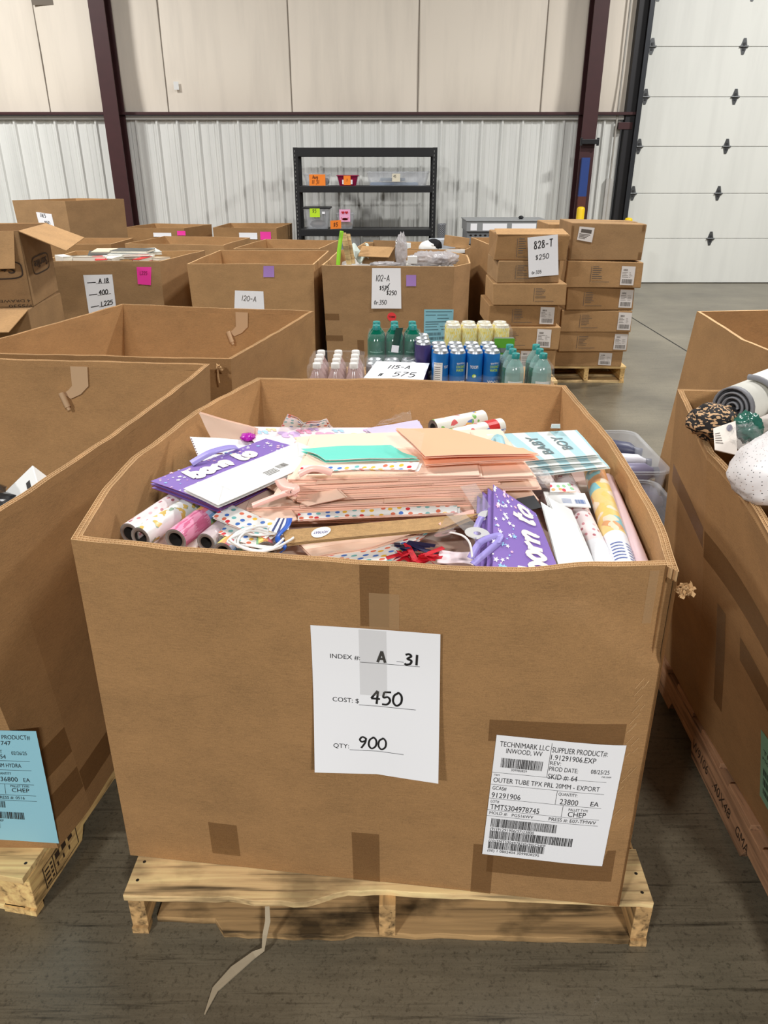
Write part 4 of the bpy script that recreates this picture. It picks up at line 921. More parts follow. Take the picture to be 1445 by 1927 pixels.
def note_on(t, x0, x1, z0, z1, y, mat, txt=None, ink=INK, name='sticky_note', tilt=0):
    S = Flat((x0, y, z0), (1, 0, 0), (0, 0, 1)); o, W_ = sheet(S, ((0, 0), (x1 - x0, tilt), (x1 - x0 + tilt, z1 - z0 + tilt), (tilt, z1 - z0)), name, mat, t, curl=.004, n=4)
    if txt:
        m = MB(); a = Asp(W_); q = W_.h / W_.w
        for s_, x, v, sz in txt: hand(m, a, s_, x, v * q, sz, .04, .9)
        m.build('marker_lettering', ink, o)
    return o
zs2 = 1.396
def goods(label, x, y, z, r_, mat, cat='goods', name='packed_goods', seed=1):
    global m
    m = MB(); crumple((x, y, z), r_, seed, amp=.12); return tag(m.build(name, mat), label, cat)
a = tub('clear tub with a large orange note on the upper shelf of the black rack', -1.10, -.74, 11.10, 11.45, zs2, 1.55, CLEARP); note_on(a, -1.02, -.80, 1.40, 1.54, 11.083, ORNG, [('Aug', .2, .62, .2), ('11 31', .15, .15, .22)], plain('brown_ink', (120, 60, 10), 0.6))
goods('small dark goods inside the clear tub with a large orange note', -.80, 11.25, 1.45, (.04, .08, .045), plain('dark_goods', (80, 82, 92), 0.5))
a = tub('red tub with an orange note on the upper shelf of the black rack', -.64, -.36, 11.10, 11.40, zs2, 1.53, plain('dark_red_plastic', (150, 26, 72), 0.35)); note_on(a, -.57, -.43, 1.418, 1.475, 11.075, PAPER, name='paper_label'); note_on(a, -.55, -.455, 1.41, 1.525, 11.068, ORNG, [('2', .4, .4, .3)])
a = tub('wide flat clear tub of blue goods with a cream label on the rack', -.24, .62, 11.10, 11.48, zs2, 1.575, CLEARP, taper=.04); note_on(a, .11, .22, 1.45, 1.55, 11.083, plain('cream_label', (226, 218, 196), 0.6), [('45', .15, .5, .3)])
for i, (x, z, mt) in enumerate(((-.02, 1.42, (120, 150, 190)), (.30, 1.42, (150, 170, 196)), (.12, 1.478, (176, 190, 206)))):
    m = MB(); m.box((x, 11.28, z), (.34, .26, .035)); tag(m.build('flat_packet', plain('packet_%d' % mt[0], mt, .4), bevel=.008), ('darker blue flat packet at the bottom left inside the wide clear tub', 'mid blue flat packet at the bottom right inside the wide clear tub', 'pale blue flat packet on top of two others inside the wide clear tub')[i], 'packet', 'packets in the wide tub')
zs3 = .841
a = tub('clear tub with black lid and a lime note on the lower shelf', -1.12, -.76, 11.10, 11.45, zs3, 1.10, CLEARP); note_on(a, -1.03, -.89, 1.0, 1.11, 11.08, LIME, [('$5', .25, .5, .35)])
m = MB(); m.box((-.94, 11.275, 1.113), (.39, .38, .022)); m.build('tub_lid', BLACKM, a, bevel=.006); note_on(a, -.86, -.82, 1.04, 1.07, 11.08, PAPER, name='paper_label')
goods('dull brown goods at the bottom of the tub with the lime note', -.94, 11.27, .90, (.11, .11, .05), plain('dull_goods', (110, 96, 88), 0.6), seed=4)
a = tub('small clear tub with a pink heart card on the lower shelf', -.66, -.42, 11.10, 11.38, zs3, 1.05, CLEARP); goods('tan goods at the bottom of the small tub with the pink heart card', -.54, 11.24, .89, (.09, .09, .045), plain('tan_goods', (160, 128, 100), 0.6), seed=6)
o = note_on(a, -.62, -.47, .94, 1.10, 11.078, plain('pink_card', (246, 176, 214), 0.5), None, name='pink_card')
S = Flat((-.62, 11.07, .94), (1, 0, 0), (0, 0, 1)); m = MB()
def heart(m, S, x, y, s, mi=0, h=.001):
    p = [(x + s * .9 * math.sin(q) ** 3, y + s * (.8 * math.cos(q) - .3 * math.cos(2 * q) - .1 * math.cos(3 * q))) for q in [2 * math.pi * i / 20 for i in range(20)]]
    m.add([S.pt(a_, b_, h) for a_, b_ in p][::-1], [tuple(range(20))], mi)
for x, y, s in ((.05, .12, .024), (.10, .12, .024), (.03, .05, .008), (.12, .05, .008)): heart(m, S, x, y, s)
rect(m, S, .045, .025, .11, .045); disc(m, S, .077, .035, .045, .014)
m.build('heart_print', plain('red_ink', (190, 24, 40), 0.5), o)

# ---- goods in the 102-A box and the box behind it
m = MB(); m.grid(lambda u, v: (-.40 + 1.05 * u, 6.48 + 1.05 * v, .80 + .06 * noise.noise((u * 4, v * 4, 5))), 16, 16); tag(m.build('mixed_goods_heap', plain('grey_mixed_plastic', (168, 166, 162), 0.4, var=.3)), 'loose heap of mixed wrapped goods filling the 102-A box', 'goods', kind='stuff')
m = MB(); m.tube([(-0.391, 6.600, 0.878), (-0.380, 6.620, 1.000), (-0.356, 6.660, 1.145)], .017, 10); t = m.build('green_pole', plain('bright_green', (140, 206, 40), 0.4)); tag(t, 'bright green pole standing up at the left of the 102-A box', 'pole')
c = (-0.401, 6.620, 1.198)
m = MB(); S = Flat((c[0] - .045, 6.60, c[2] - .033), (1, -.06, .06), (0, 0, 1)); m.slab(lambda u, v: S.pt(.09 * u, .066 * v), S.n, .002, 2, 2); o = tag(m.build('orange_price_tag', ORNG), 'orange $5 tag on top of the bright green pole in the 102-A box', 'price tag')
m = MB(); hand(m, S, '$5', .025, .018, .032, .005, .9, h=.002); m.build('marker_lettering', plain('brown_ink', (120, 60, 10), .6), o)
for i, (xa, ya, xb, yb) in enumerate(((657, 498, 647, 440), (664, 496, 654, 438))):
    a, b = Vector((-0.432, 1.000, 1.810)) * 0, 0
    pa = (Vector((-0.300, 6.700, 0.871)), Vector((-0.270, 6.740, 0.875)))[i]; pb = (Vector((-0.346, 6.720, 1.128)), Vector((-0.312, 6.760, 1.116)))[i]
    m = MB(); ax = (pb - pa); sx = Vector((.022, 0, 0)); sy = Vector((0, .012, 0)); m.hexa([pa - sx - sy, pa + sx - sy, pa + sx + sy, pa - sx + sy, pb - sx - sy, pb + sx - sy, pb + sx + sy, pb - sx + sy])
    tag(m.build('timber_offcut', WOODX), ('wooden slat right beside the green pole in the 102-A box', 'wooden slat behind the first one beside the green pole')[i], 'wooden slat', 'slats in the 102-A box')
M = Matrix.Translation((-0.002, 6.900, 0.938)) @ Matrix.Rotation(R(-20), 4, 'Z')
t = thing('open_carton', 'small open carton lying among the goods of the 102-A box', 'carton', tuple(M.translation)); m = MB()
for c, s_ in (((0, -.14, .0), (.30, .006, .14)), ((0, .14, .02), (.30, .006, .16)), ((-.15, 0, .01), (.006, .28, .14)), ((.15, 0, .01), (.006, .28, .14)), ((0, 0, -.07), (.3, .28, .006))): m.box(c, s_, 0, M)
m.build('carton_body', KRAFT_B, t); m = MB(); m.hexa([M @ Vector(p) for p in ((-.15, -.14, .07), (.15, -.14, .07), (.14, -.26, .0), (-.14, -.26, .0), (-.15, -.14, .075), (.15, -.14, .075), (.14, -.26, .005), (-.14, -.26, .005))]); m.build('flap', KRAFT_C, t)
SILV = film('wrinkled_clear_wrap', (196, 192, 194), 0.6, 0.12, 45)
for i, (q, rr, lab) in enumerate((((0.148, 6.700, 0.967), (.05, .05, .15), 'upright bundle in wrinkled clear wrap at the middle of the 102-A box'), ((0.376, 6.600, 0.926), (.16, .08, .06), 'low bundle in wrinkled clear wrap right of the upright one'), ((0.522, 6.620, 0.928), (.11, .08, .055), 'small bundle in wrinkled clear wrap at the right corner of the 102-A box'), ((0.007, 6.500, 0.898), (.13, .05, .02), 'flat clear wrapped pack at the front rim of the 102-A box'))):
    m = MB(); crumple(q, rr, 11 + i, amp=.35, fq=5); tag(m.build('wrapped_bundle', SILV), lab, 'wrapped bundle', 'wrapped bundles in the 102-A box')
m = MB(); m.slab(lambda u, v: Vector((-0.214, 6.750, 0.909)) + Vector((.16 * u - .08, .18 * v, .09 * v + .03 * math.sin(u * 9))), (0, -.4, .9), .01, 12, 8); tag(m.build('pale_shade', plain('pale_mint', (196, 206, 198), 0.6)), 'pale mint fabric roll between the wooden slats and the small open carton', 'fabric')
m = MB(); m.box((0.237, 6.500, 0.932), (.08, .05, .06)); tag(m.build('small_white_box', WHITEP, bevel=.003), 'small white box between clear bundles at the front of the 102-A box', 'box')
# penguin plush and neighbours on the box behind
m = MB(); m.grid(lambda u, v: (-.2 + 1.0 * u, 7.78 + .66 * v, .80 + .05 * noise.noise((u * 4, v * 4, 8))), 12, 10); tag(m.build('white_goods_heap', plain('white_mixed_plastic', (206, 206, 204), 0.5, var=.12)), 'loose heap of white packages in the box with the plush penguin', 'goods', kind='stuff')
pc = Vector((0.399, 7.900, 0.882))
t = thing('plush_penguin', 'black and white plush penguin lying on the box behind the 102-A box', 'plush toy', tuple(pc - Vector((0, 0, .07))))
PB = plain('black_plush', (20, 20, 24), 0.95); PWH = plain('white_plush', (230, 230, 228), 0.95)
m = MB(); crumple(pc + Vector((.06, 0, .01)), (.11, .09, .075), 2, amp=.05); b_o = m.build('plush_body', PWH, t)
m = MB(); crumple(pc + Vector((.10, .0, .03)), (.085, .075, .07), 3, amp=.05); m.build('plush_head', PB, t)
m = MB(); crumple(pc + Vector((-.10, -.03, -.02)), (.10, .035, .025), 4, amp=.1); m.build('wing', PB, t)
m = MB(); crumple(pc + Vector((.085, -.075, .045)), (.014, .01, .014), 5, amp=.02); m.build('eye', PWH, t)
M = Matrix.Translation((0.724, 7.850, 0.957)) @ Matrix.Rotation(R(24), 4, 'Z') @ Matrix.Rotation(R(8), 4, 'Y')
t = thing('small_carton', 'small brown carton with a white mark, on top right of the penguin box', 'carton', tuple(M.translation)); m = MB(); m.box((0, 0, 0), (.20, .16, .10), 0, M); m.build('carton_body', KRAFT_C, t, bevel=.003)
m = MB(); disc(m, Flat(M @ Vector((0, 0, .051)), M.to_3x3() @ Vector((1, 0, 0)), M.to_3x3() @ Vector((0, 1, 0))), 0, 0, .03, .03); m.build('white_mark', PAPER, t)
for i, (q, s_, yaw, lab) in enumerate((((0.121, 7.950, 0.913), (.26, .16, .05), -28, 'white carton at the left of the plush penguin'), ((0.600, 8.100, 0.920), (.22, .18, .09), 20, 'pale grey carton between the plush penguin and the small brown carton'), ((0.671, 7.750, 0.881), (.26, .10, .03), -6, 'flat white carton in front of the small brown carton'))):
    M = Matrix.Translation(q) @ Matrix.Rotation(R(yaw), 4, 'Z'); m = MB(); m.box((0, 0, 0), s_, 0, M); tag(m.build('white_carton', WHITEP if i != 1 else plain('pale_grey_card', (190, 196, 204), .5), bevel=.003), lab, 'carton', 'white cartons in the penguin box')

# ---- books in the book box
BC = [(228, 224, 214), (60, 62, 60), (206, 210, 206), (236, 232, 224), (70, 90, 90), (196, 200, 190), (222, 206, 180), (190, 40, 40), (240, 238, 232), (92, 96, 94)]
m = MB(); m.grid(lambda u, v: (-2.88 + (.88 + .1 * v) * u, 6.80 + .7 * v, .79 + .03 * noise.noise((u * 4, v * 4, 9))), 10, 8); tag(m.build('buried_books', plain('paper_edges', (200, 194, 180), 0.7, var=.2)), 'loose layer of buried books low in the book box', 'books', kind='stuff')
bk = [(172, 490, .27, .05, 10, 6.78, 'cream book lying flat at the front left of the book box'), (205, 486, .24, .03, -22, 6.85, 'white book slanting across the middle of the book box'), (215, 473, .36, .02, 4, 7.05, 'dark thin book at the top of the heap of books'),
      (250, 472, .34, .018, -6, 7.0, 'pale green book at the top right of the heap of books'), (262, 479, .36, .016, 3, 6.95, 'grey book under the pale green one on the heap'), (240, 484, .34, .016, -9, 6.9, 'dark green thin book low on the right of the heap'),
      (285, 480, .22, .015, 12, 6.88, 'tan thin book at the right end of the heap'), (200, 478, .3, .018, 15, 6.98, 'light book propped on the left of the dark thin book'), (188, 489, .09, .03, 30, 6.74, 'bright red booklet at the front of the book box'), (283, 489, .07, .03, -15, 6.74, 'red and white booklet at the front right of the book box'),
      (120, 487, .08, .05, 40, 6.80, 'white pouch-like booklet at the far left of the book box'), (310, 487, .09, .03, 10, 6.85, 'pink booklet at the far right of the book heap')]
bk += [(0, 0, .3, .02, -14, 0, 'grey-green book at the right of the heap, under the tan one'), (0, 0, .26, .025, 20, 0, 'cream book at the left back of the heap of books'), (0, 0, .28, .02, 33, 0, 'white book with turned corner at the back right of the heap')]
BX = [(-2.582, 6.870, 0.892), (-2.449, 6.940, 0.902), (-2.462, 7.140, 0.936), (-2.276, 7.090, 0.946), (-2.283, 7.040, 0.919), (-2.299, 6.990, 0.902), (-2.204, 6.970, 0.922), (-2.514, 7.070, 0.921), (-2.492, 6.830, 0.896), (-2.119, 6.830, 0.896), (-2.832, 6.890, 0.899), (-2.118, 7.020, 0.898), (-2.118, 7.050, 0.886), (-2.732, 7.000, 0.900), (-2.221, 7.220, 0.924)]
for i, (bx, by, w, h, yaw, Y, lab) in enumerate(bk):
    M = Matrix.Translation(BX[i]) @ Matrix.Rotation(R(yaw), 4, 'Z') @ Matrix.Rotation(R((i * 37) % 13 - 6), 4, 'X')
    t = thing('book', lab, 'book', BX[i], 'books in the book box')
    m = MB(); m.box((0, 0, 0), (w - .006, .20, h), 0, M); m.build('pages', plain('page_edges', (226, 220, 206), .7), t)
    cm_ = plain('book_cover_%d' % (i % 10), BC[(i * 3 + (4 if i in (8, 9) else 0)) % 10] if i not in (8, 9) else (200, 34, 40), .4)
    m = MB(); m.box((0, 0, h / 2 + .001), (w, .206, .003), 0, M); m.box((0, 0, -h / 2 - .001), (w, .206, .003), 0, M); m.box((-w / 2, 0, 0), (.003, .206, h), 0, M); m.build('cover', cm_, t)

# ------------------------------------------------------------------ drinks behind the middle box
pallet('wooden pallet carrying the packs of drinks behind the middle box', (.75, 2.70), 0, 1.1, .75, notch=False)
t, S, M = ctn('large plain carton the drink packs stand on, behind the middle box', .20, 3.06, .141, 1.06, .70, .655, 0, KRAFT, None)
ZT = .797
SIL = plain('can_silver', (186, 190, 194), 0.38, 0.7)
CANB = blobs('blue_can_print', (24, 122, 200), [(24, 122, 200)], 20, .9, .3)
def can_parts(x, y, z, parent, mat, r=.0325, h=.172, top=SIL):
    M = Matrix.Translation((x, y, z)); m = MB()
    m.lathe([(r * .78, .0), (r * .9, .004), (r, .014), (r, h - .016), (r * .96, h - .010)], 20, 0, M); c = m.build('can', mat, parent)
    m = MB(); m.lathe([(r * .96, h - .010), (r * .84, h - .001), (r * .84, h + .001), (r * .78, h), (r * .74, h - .006), (0, h - .006)], 20, 0, M); m.box((0, -.004, h - .004), (.012, .02, .0015), 0, M); m.build('can_top', top, c)
    return c
t = thing('can_pack', 'tray of blue sparkling coconut water cans in clear film, on the plain carton', 'drink pack', (.327, 3.0, ZT), 'packs of drinks')
m = MB(); m.box((.327, 3.0, ZT + .02), (.285, .215, .04)); tr = m.build('tray', plain('white_tray', (214, 216, 218), .4), t, bevel=.004)
S = Flat((.1845, 2.891, ZT), (1, 0, 0), (0, 0, 1)); m = MB(); text(m, S, 'sparkling', .018, .012, .062, .014, 0, .0008); text(m, S, 'COCONUT', .018, -.004, .062, .011, 0, .0008); stroke(m, S, [(.118, .01), (.125, .03), (.135, .014), (.143, .03), (.15, .012)], .002, 0, .0008); disc(m, S, .252, .016, .014, .014, 0, .0006); m.build('tray_print', plain('tray_blue', (60, 120, 180), .5), tr)
WT = plain('white_print', (238, 240, 240), .5); GRN = plain('lime_print', (190, 226, 60), .5); NUT = plain('nutrition_grey', (80, 80, 80), .5)
class Cyl:
    def __init__(s, x, y, z, r, a=0): s.c = Vector((x, y, z)); s.r = r; s.a = a
    def pt(s, x, y, h=0):
        an = R(-90 + s.a) + x / s.r; return s.c + Vector(((s.r + h) * math.cos(an), (s.r + h) * math.sin(an), y))
for j in range(3):
    for i in range(4):
        x, y = .327 + (i - 1.5) * .068, 2.932 + j * .068; z = ZT + .012
        c = can_parts(x, y, z, t, plain('can_blue', (30, 118, 196), .28, .2))
        if j == 0:
            m = MB(); S = Cyl(x, y, z, .0325, (0, 12, -12, 8)[i])
            if i in (0, 2):
                if i == 0:
                    rect(m, S, -.031, .045, .006, .128, 0, .0008, 5)
                    for q in range(8): rect(m, S, -.028, .052 + q * .008, -.002, .0545 + q * .008, 2, .0012, 3)
                    text(m, S, 'Nutrition Facts', -.03, .121, .032, .005, 2, .0012); text(m, S, 'YOOP', .012, .105, .02, .011, 0, .0008, bold=.02)
                else:
                    rect(m, S, -.035, .06, -.026, .125, 0, .0008, 2); text(m, S, 'YOOPI', -.014, .105, .032, .012, 0, .0008, bold=.02); disc(m, S, .004, .075, .008, .007, 1, .0008); disc(m, S, .006, .074, .004, .004, 0, .0012)
            else:
                text(m, S, 'sparkling', -.012, .122, .034, .009, 0, .0008); text(m, S, 'COCONUT', -.014, .107, .038, .010, 1, .0008, bold=.02); text(m, S, 'WATER', -.014, .093, .032, .010, 1, .0008, bold=.02); text(m, S, 'YOOPI', -.022, .038, .048, .018, 0, .0008, bold=.02)
            m.build('can_print', [WT, GRN, NUT], c)
def shrink(t, x0, x1, y0, y1, z0, z1, seed=1, amp=.004, name='shrink_film', mat=None, top=.75):
    m = MB(); cx, cy = (x0 + x1) / 2, (y0 + y1) / 2
    def fn(u, v):
        an = 2 * math.pi * u; ca, sa = math.cos(an), math.sin(an); e = .22
        zf = min(1, v / .8); k = 1 if v < .8 else 1 - (v - .8) / .2 * top
        zz = z0 + (z1 - z0) * (zf if v < .8 else 1 + .03 * (v - .8) / .2)
        p = Vector((cx + (x1 - x0) / 2 * k * math.copysign(abs(ca) ** e, ca), cy + (y1 - y0) / 2 * k * math.copysign(abs(sa) ** e, sa), zz))
        d = amp * noise.noise((p.x * 40 + seed, p.y * 40, p.z * 40)); return p + Vector((d * ca, d * sa, 0))
    m.grid(fn, 48, 16); return m.build(name, mat or CLEAR, t)
shrink(t, .182, .472, 2.888, 3.112, ZT + .002, ZT + .085, 2)
def bottle_parts(x, y, z, parent, r, h, body, cap, neck=.013, shoulder=.62, clear=None):
    M = Matrix.Translation((x, y, z)); m = MB(); sh = h * shoulder
    m.lathe([(0, 0), (r * .8, 0), (r, .01), (r, sh * .45), (r * .96, sh * .5), (r, sh * .55), (r, sh)], 18, 0, M)
    o = m.build('bottle', body, parent)
    m = MB(); m.lathe([(r, sh), (r * .86, sh + (h - sh) * .3), (r * .5, sh + (h - sh) * .6), (neck, sh + (h - sh) * .75), (neck, h - .012)], 18, 0, M); m.build('bottle_neck', clear or body, o)
    m = MB(); m.lathe([(neck * 1.15, h - .018), (neck * 1.15, h), (neck, h + .002), (0, h + .002)], 16, 0, M); m.build('bottle_cap', cap, o)
    return o
PETG = film('green_bottle', (0, 104, 80), 0.97, 0.12, 0); PETC = film('clear_green_neck', (150, 190, 184), 0.6, 0.1, 0); TEAL = plain('teal_cap', (40, 140, 136), .4)
t = thing('bottle_pack', 'shrink-wrapped pack of large green water bottles with teal caps, tallest of the drinks', 'drink pack', (.045, 3.2, ZT), 'packs of drinks')
for j in range(2):
    for i in range(3):
        o = bottle_parts(.045 + (i - 1) * .077, 3.165 + j * .077, ZT, t, .0385, .236, PETG, TEAL, .014, .74, PETG)
        if j == 0:
            m = MB(); S = Cyl(.045 + (i - 1) * .077, 3.165, ZT, .038, 0)
            for q in range(9): rect(m, S, -.03 + q * .0066, .128, -.026 + q * .0066, .132, 0, .0006)
            for q in range(3):
                stroke(m, S, [(-.025 + .012 * q + .02 * math.cos(a_), .03 + .028 * math.sin(a_)) for a_ in [2 * math.pi * k / 12 for k in range(13)]], .0012, 0, .0006)
            m.build('bottle_print', plain('pale_green_print', (150, 206, 190), .5), o)
shrink(t, -.072, .162, 3.122, 3.286, ZT, ZT + .20, 5, .006, top=.55)
m = MB(); m.slab(lambda u, v: Vector((.03 + .03 * u + .02 * v, 3.118 - .004 * math.sin(u * 3), ZT + .145 + .09 * v)), (0, -1, 0), .002, 4, 8); hd = m.build('carry_strap', plain('dark_green_strap', (26, 70, 60), .35), t)
m = MB(); S = Flat((.03, 3.112, ZT + .135), (1, -.05, -.12), (.12, 0, 1)); rect(m, S, 0, 0, .03, .03, 0, 0); m.build('strap_label', PAPER, hd)
t = thing('bottle_pack', 'small pack of green bottles with teal caps at the right end of the drinks', 'drink pack', (.56, 2.86, ZT), 'packs of drinks')
for j in range(3):
    for i in range(2):
        o = bottle_parts(.50 + i * .105 , 2.80 + j * .075, ZT, t, .036, .20, PETG if j else PETC, TEAL, .013, .66, PETC)
        m = MB(); S = Cyl(.50 + i * .105, 2.80 + j * .075, ZT, .036, 0); rect(m, S, -.03, .03, .03, .10, 0, .0006, 6); m.build('bottle_label', plain('bottle_label_white', (220, 228, 226), .4), o)
shrink(t, .455, .65, 2.76, 2.99, ZT, ZT + .155, 7, .006, top=.6)
t = thing('bottle_pack', 'low pack of clear bottles with white caps at the left end of the drinks', 'drink pack', (-.18, 2.88, ZT), 'packs of drinks')
WC = plain('white_cap', (226, 222, 216), .4)
PINKB = film('pinkish_clear_bottle', (206, 176, 172), 0.55, 0.1, 0)
for j in range(4):
    for i in range(3):
        bottle_parts(-.255 + i * .07, 2.79 + j * .07, ZT, t, .033, .165 , PINKB, WC, .014, .55)
shrink(t, -.292, -.078, 2.752, 3.04, ZT, ZT + .16, 9, .01, top=.4)
t = thing('can_pack', 'tray of pale topped yellow-green energy cans behind the blue cans', 'drink pack', (.40, 3.24, ZT), 'packs of drinks')
CRM = plain('cream_can_top', (214, 208, 188), .35); YG = dots('yellow_flower_can', (236, 226, 150), [(250, 214, 40), (206, 190, 30), (246, 240, 200)], 60, .35, .8)
for j in range(2):
    for i in range(4): can_parts(.296 + i * .068, 3.18 + j * .068, ZT + .05, t, YG, .0325, .185, CRM)
m = MB(); m.box((.40, 3.215, ZT + .025), (.29, .16, .05)); m.build('tray', WHITEP, t)
shrink(t, .258, .545, 3.142, 3.288, ZT + .05, ZT + .225, 4, .004, top=.5)
m = MB(); m.box((.505, 3.135, ZT + .095), (.085, .03, .19)); pn = m.build('pack_panel', plain('grey_panel', (120, 126, 120), .4), t, bevel=.004)
m = MB(); S = Flat((.4625, 3.1195, ZT), (1, 0, 0), (0, 0, 1)); rect(m, S, .0, .03, .085, .13, 0, .0006); text(m, S, 'ENERGY', .004, .10, .076, .022, 1, .0012, bold=.02); rect(m, S, .0, .15, .085, .19, 0, .0006); m.build('panel_print', [plain('leaf_green', (96, 168, 40), .4), WT], pn)
t = thing('can_pack', 'pack of dark purple cans squeezed at the left of the blue cans', 'drink pack', (.155, 3.12, ZT), 'packs of drinks')
for j in range(3): can_parts(.215 - .055, 3.04 + j * .07, ZT, t, plain('purple_can', (70, 60, 110), .3, .2), .0325, .195)
t = thing('can_pack', 'low pack of grey cans in clear film in front of the tall green bottles', 'drink pack', (.035, 3.02, ZT), 'packs of drinks')
for j in range(2):
    for i in range(3): can_parts(-.04 + i * .072, 3.0 + j * .072, ZT, t, plain('grey_can', (150, 154, 156), .3, .4), .034, .115)
shrink(t, -.08, .14, 2.96, 3.112, ZT, ZT + .125, 12, .006, top=.9)
Sq = Patch((-.10, 2.80, .875), (.145, 2.80, .875), (.185, 2.985, .915), (-.03, 3.0, .92), lambda u, v: .012 * math.sin(u * 3) * (1 - v))
t = thing('price_sheet', 'white sheet reading 115-A 575 lying over the low grey cans', 'price sheet', (.04, 2.9, .875))
m = MB(); m.slab(lambda u, v: Sq.pt(u, v), Sq.n, .0006, 8, 8); o = m.build('paper', PAPER, t)
m = MB(); hand(m, Sq, '115-A', .28, .66, .17, .02, .85); hand(m, Sq, '#', .22, .30, .16, .02, .8); hand(m, Sq, '575', .46, .28, .22, .02, .9); m.build('marker_lettering', INK, t)

# ------------------------------------------------------------------ what lies in the middle box
PEACH = plain('peach_paper', (247, 217, 195), 0.5); PEDGE = plain('peach_paper_edge', (244, 196, 176), 0.6); SALM = plain('salmon_paper', (250, 184, 146), 0.5)
VIOL = plain('violet_paper', (134, 106, 184), 0.45); VEDGE = plain('dark_red_edge', (120, 50, 80), 0.6); LAV = plain('lavender_ribbon', (158, 146, 216), 0.45)
DOTS = dots('coloured_dots_paper', (240, 240, 236), [(214, 52, 62), (240, 190, 60), (120, 190, 190), (70, 120, 200), (226, 120, 90)], 52, .26, .45)
STRIPE = bands('pale_blue_stripes', [(0, (232, 236, 232)), (.5, (176, 212, 218))], 17.0, 0)
NAVYST = bands('navy_pinstripes', [(0, (236, 238, 240)), (.55, (40, 54, 110))], 70.0, 0)
BUTT = plain('pale_pink_paper', (240, 222, 226), 0.45); TEALP = plain('teal_paper', (110, 214, 196), 0.5); KRBAG = cardboard('kraft_bag_paper', (178, 142, 96))
BLUEF = plain('royal_blue_foil', (30, 62, 170), 0.25); STARP = [plain('star_white', (236, 234, 244), .5), plain('star_pink', (240, 190, 216), .5), plain('star_blue', (150, 200, 236), .5)]
IVORY = plain('ivory_print', (250, 242, 224), 0.5); REDT = plain('red_tissue', (206, 26, 44), 0.6); NAVYT = plain('navy_tissue', (28, 34, 80), 0.6); PKRIB = plain('peach_ribbon', (246, 190, 176), 0.4)
# loose layer underneath everything
m = MB()
def hp(u, v):
    x = -.55 + 1.08 * u; y = 1.295 - .13 * u + (.99 + .13 * u) * v
    return (x * (1 - .12 * v * (x < 0)), y, .885 + .03 * math.sin(min(1, v * 1.6) * 1.57) - .12 * max(0, v - .6) / .4 + .025 * noise.noise((x * 7, y * 7, 2)))
m.grid(hp, 40, 40, 0, 1.08, 1.06)
tag(m.build('loose_bag_layer', [dots('buried_wrap', (222, 196, 178), [(214, 180, 164), (230, 218, 208), (206, 180, 170), (190, 160, 150)], 14, .5, 1.0)]), 'loose buried layer of gift wrap underneath the bags in the middle box', 'gift wrap', kind='stuff')

def bag(label, c, mat, edge=None, th=.008, group=None, bend=.006, seed=1, name='gift_bag', back=None, cat='gift bag', n=10, pt_=.0013):
    edge = edge or mat
    f = lambda u, v: bend * (noise.noise((u * 1.7 + seed, v * 1.7, seed * 3.3)) + .5 * math.sin(seed + 3 * u) * u * (1 - v))
    P = Patch(*c, bend=f); ctr = sum((Vector(q) for q in c), Vector()) / 4
    t = thing(name, label, cat, tuple(ctr - P.n * th), group)
    m = MB(); m.slab(lambda u, v: P.pt(u, v), P.n, pt_, n, n, 0, 1, P.w, P.h); m.build('front_panel', [mat, edge], t)
    m = MB(); s = .012 / max(P.w, .05); m.slab(lambda u, v: P.pt(s + u * (1 - 2.2 * s), s + v * (1 - 2 * s), -th * .5), P.n, .001, n, n, 0, 1, P.w, P.h); m.build('gusset', [back or mat, edge], t)
    m = MB(); m.slab(lambda u, v: P.pt(u * (1 + s * .5), v + .3 * s, -th + pt_ * .5), P.n, pt_, n, n, 0, 1, P.w, P.h); m.build('back_panel', [back or mat, edge], t)
    return t, P
def ribbon(name, pts, wd, mat, parent=None, label=None, cat=None, tw=0.0, group=None, sd0=(0, -.5, 1)):
    pts = [Vector(p) for p in pts]; q = []
    for i in range(len(pts) - 1):
        a, b, c, d = pts[max(0, i - 1)], pts[i], pts[i + 1], pts[min(len(pts) - 1, i + 2)]
        for j in range(6):
            t = j / 6; q.append(.5 * ((2 * b) + (c - a) * t + (2 * a - 5 * b + 4 * c - d) * t * t + (3 * b - a - 3 * c + d) * t ** 3))
    q.append(pts[-1]); L = []; k = len(q)
    for i, p in enumerate(q):
        tt = (q[min(i + 1, k - 1)] - q[max(i - 1, 0)]).normalized(); an = tw * i / k
        s = tt.cross(Vector(sd0)); s = s.normalized() if s.length > 1e-5 else Vector((1, 0, 0)); s = (s * math.cos(an) + tt.cross(s) * math.sin(an)) * wd / 2
        nn = tt.cross(s).normalized() * .0006; L += [p - s + nn, p + s + nn, p - s - nn, p + s - nn]
    m = MB(); f = []
    for i in range(k - 1): a = i * 4; b = a + 4; f += [(a, a + 1, b + 1, b), (a + 2, b + 2, b + 3, a + 3), (a, b, b + 2, a + 2), (a + 1, a + 3, b + 3, b + 1)]
    m.add(L, f, 0, None, True); o = m.build(name, mat, parent)
    return tag(o, label, cat, group)
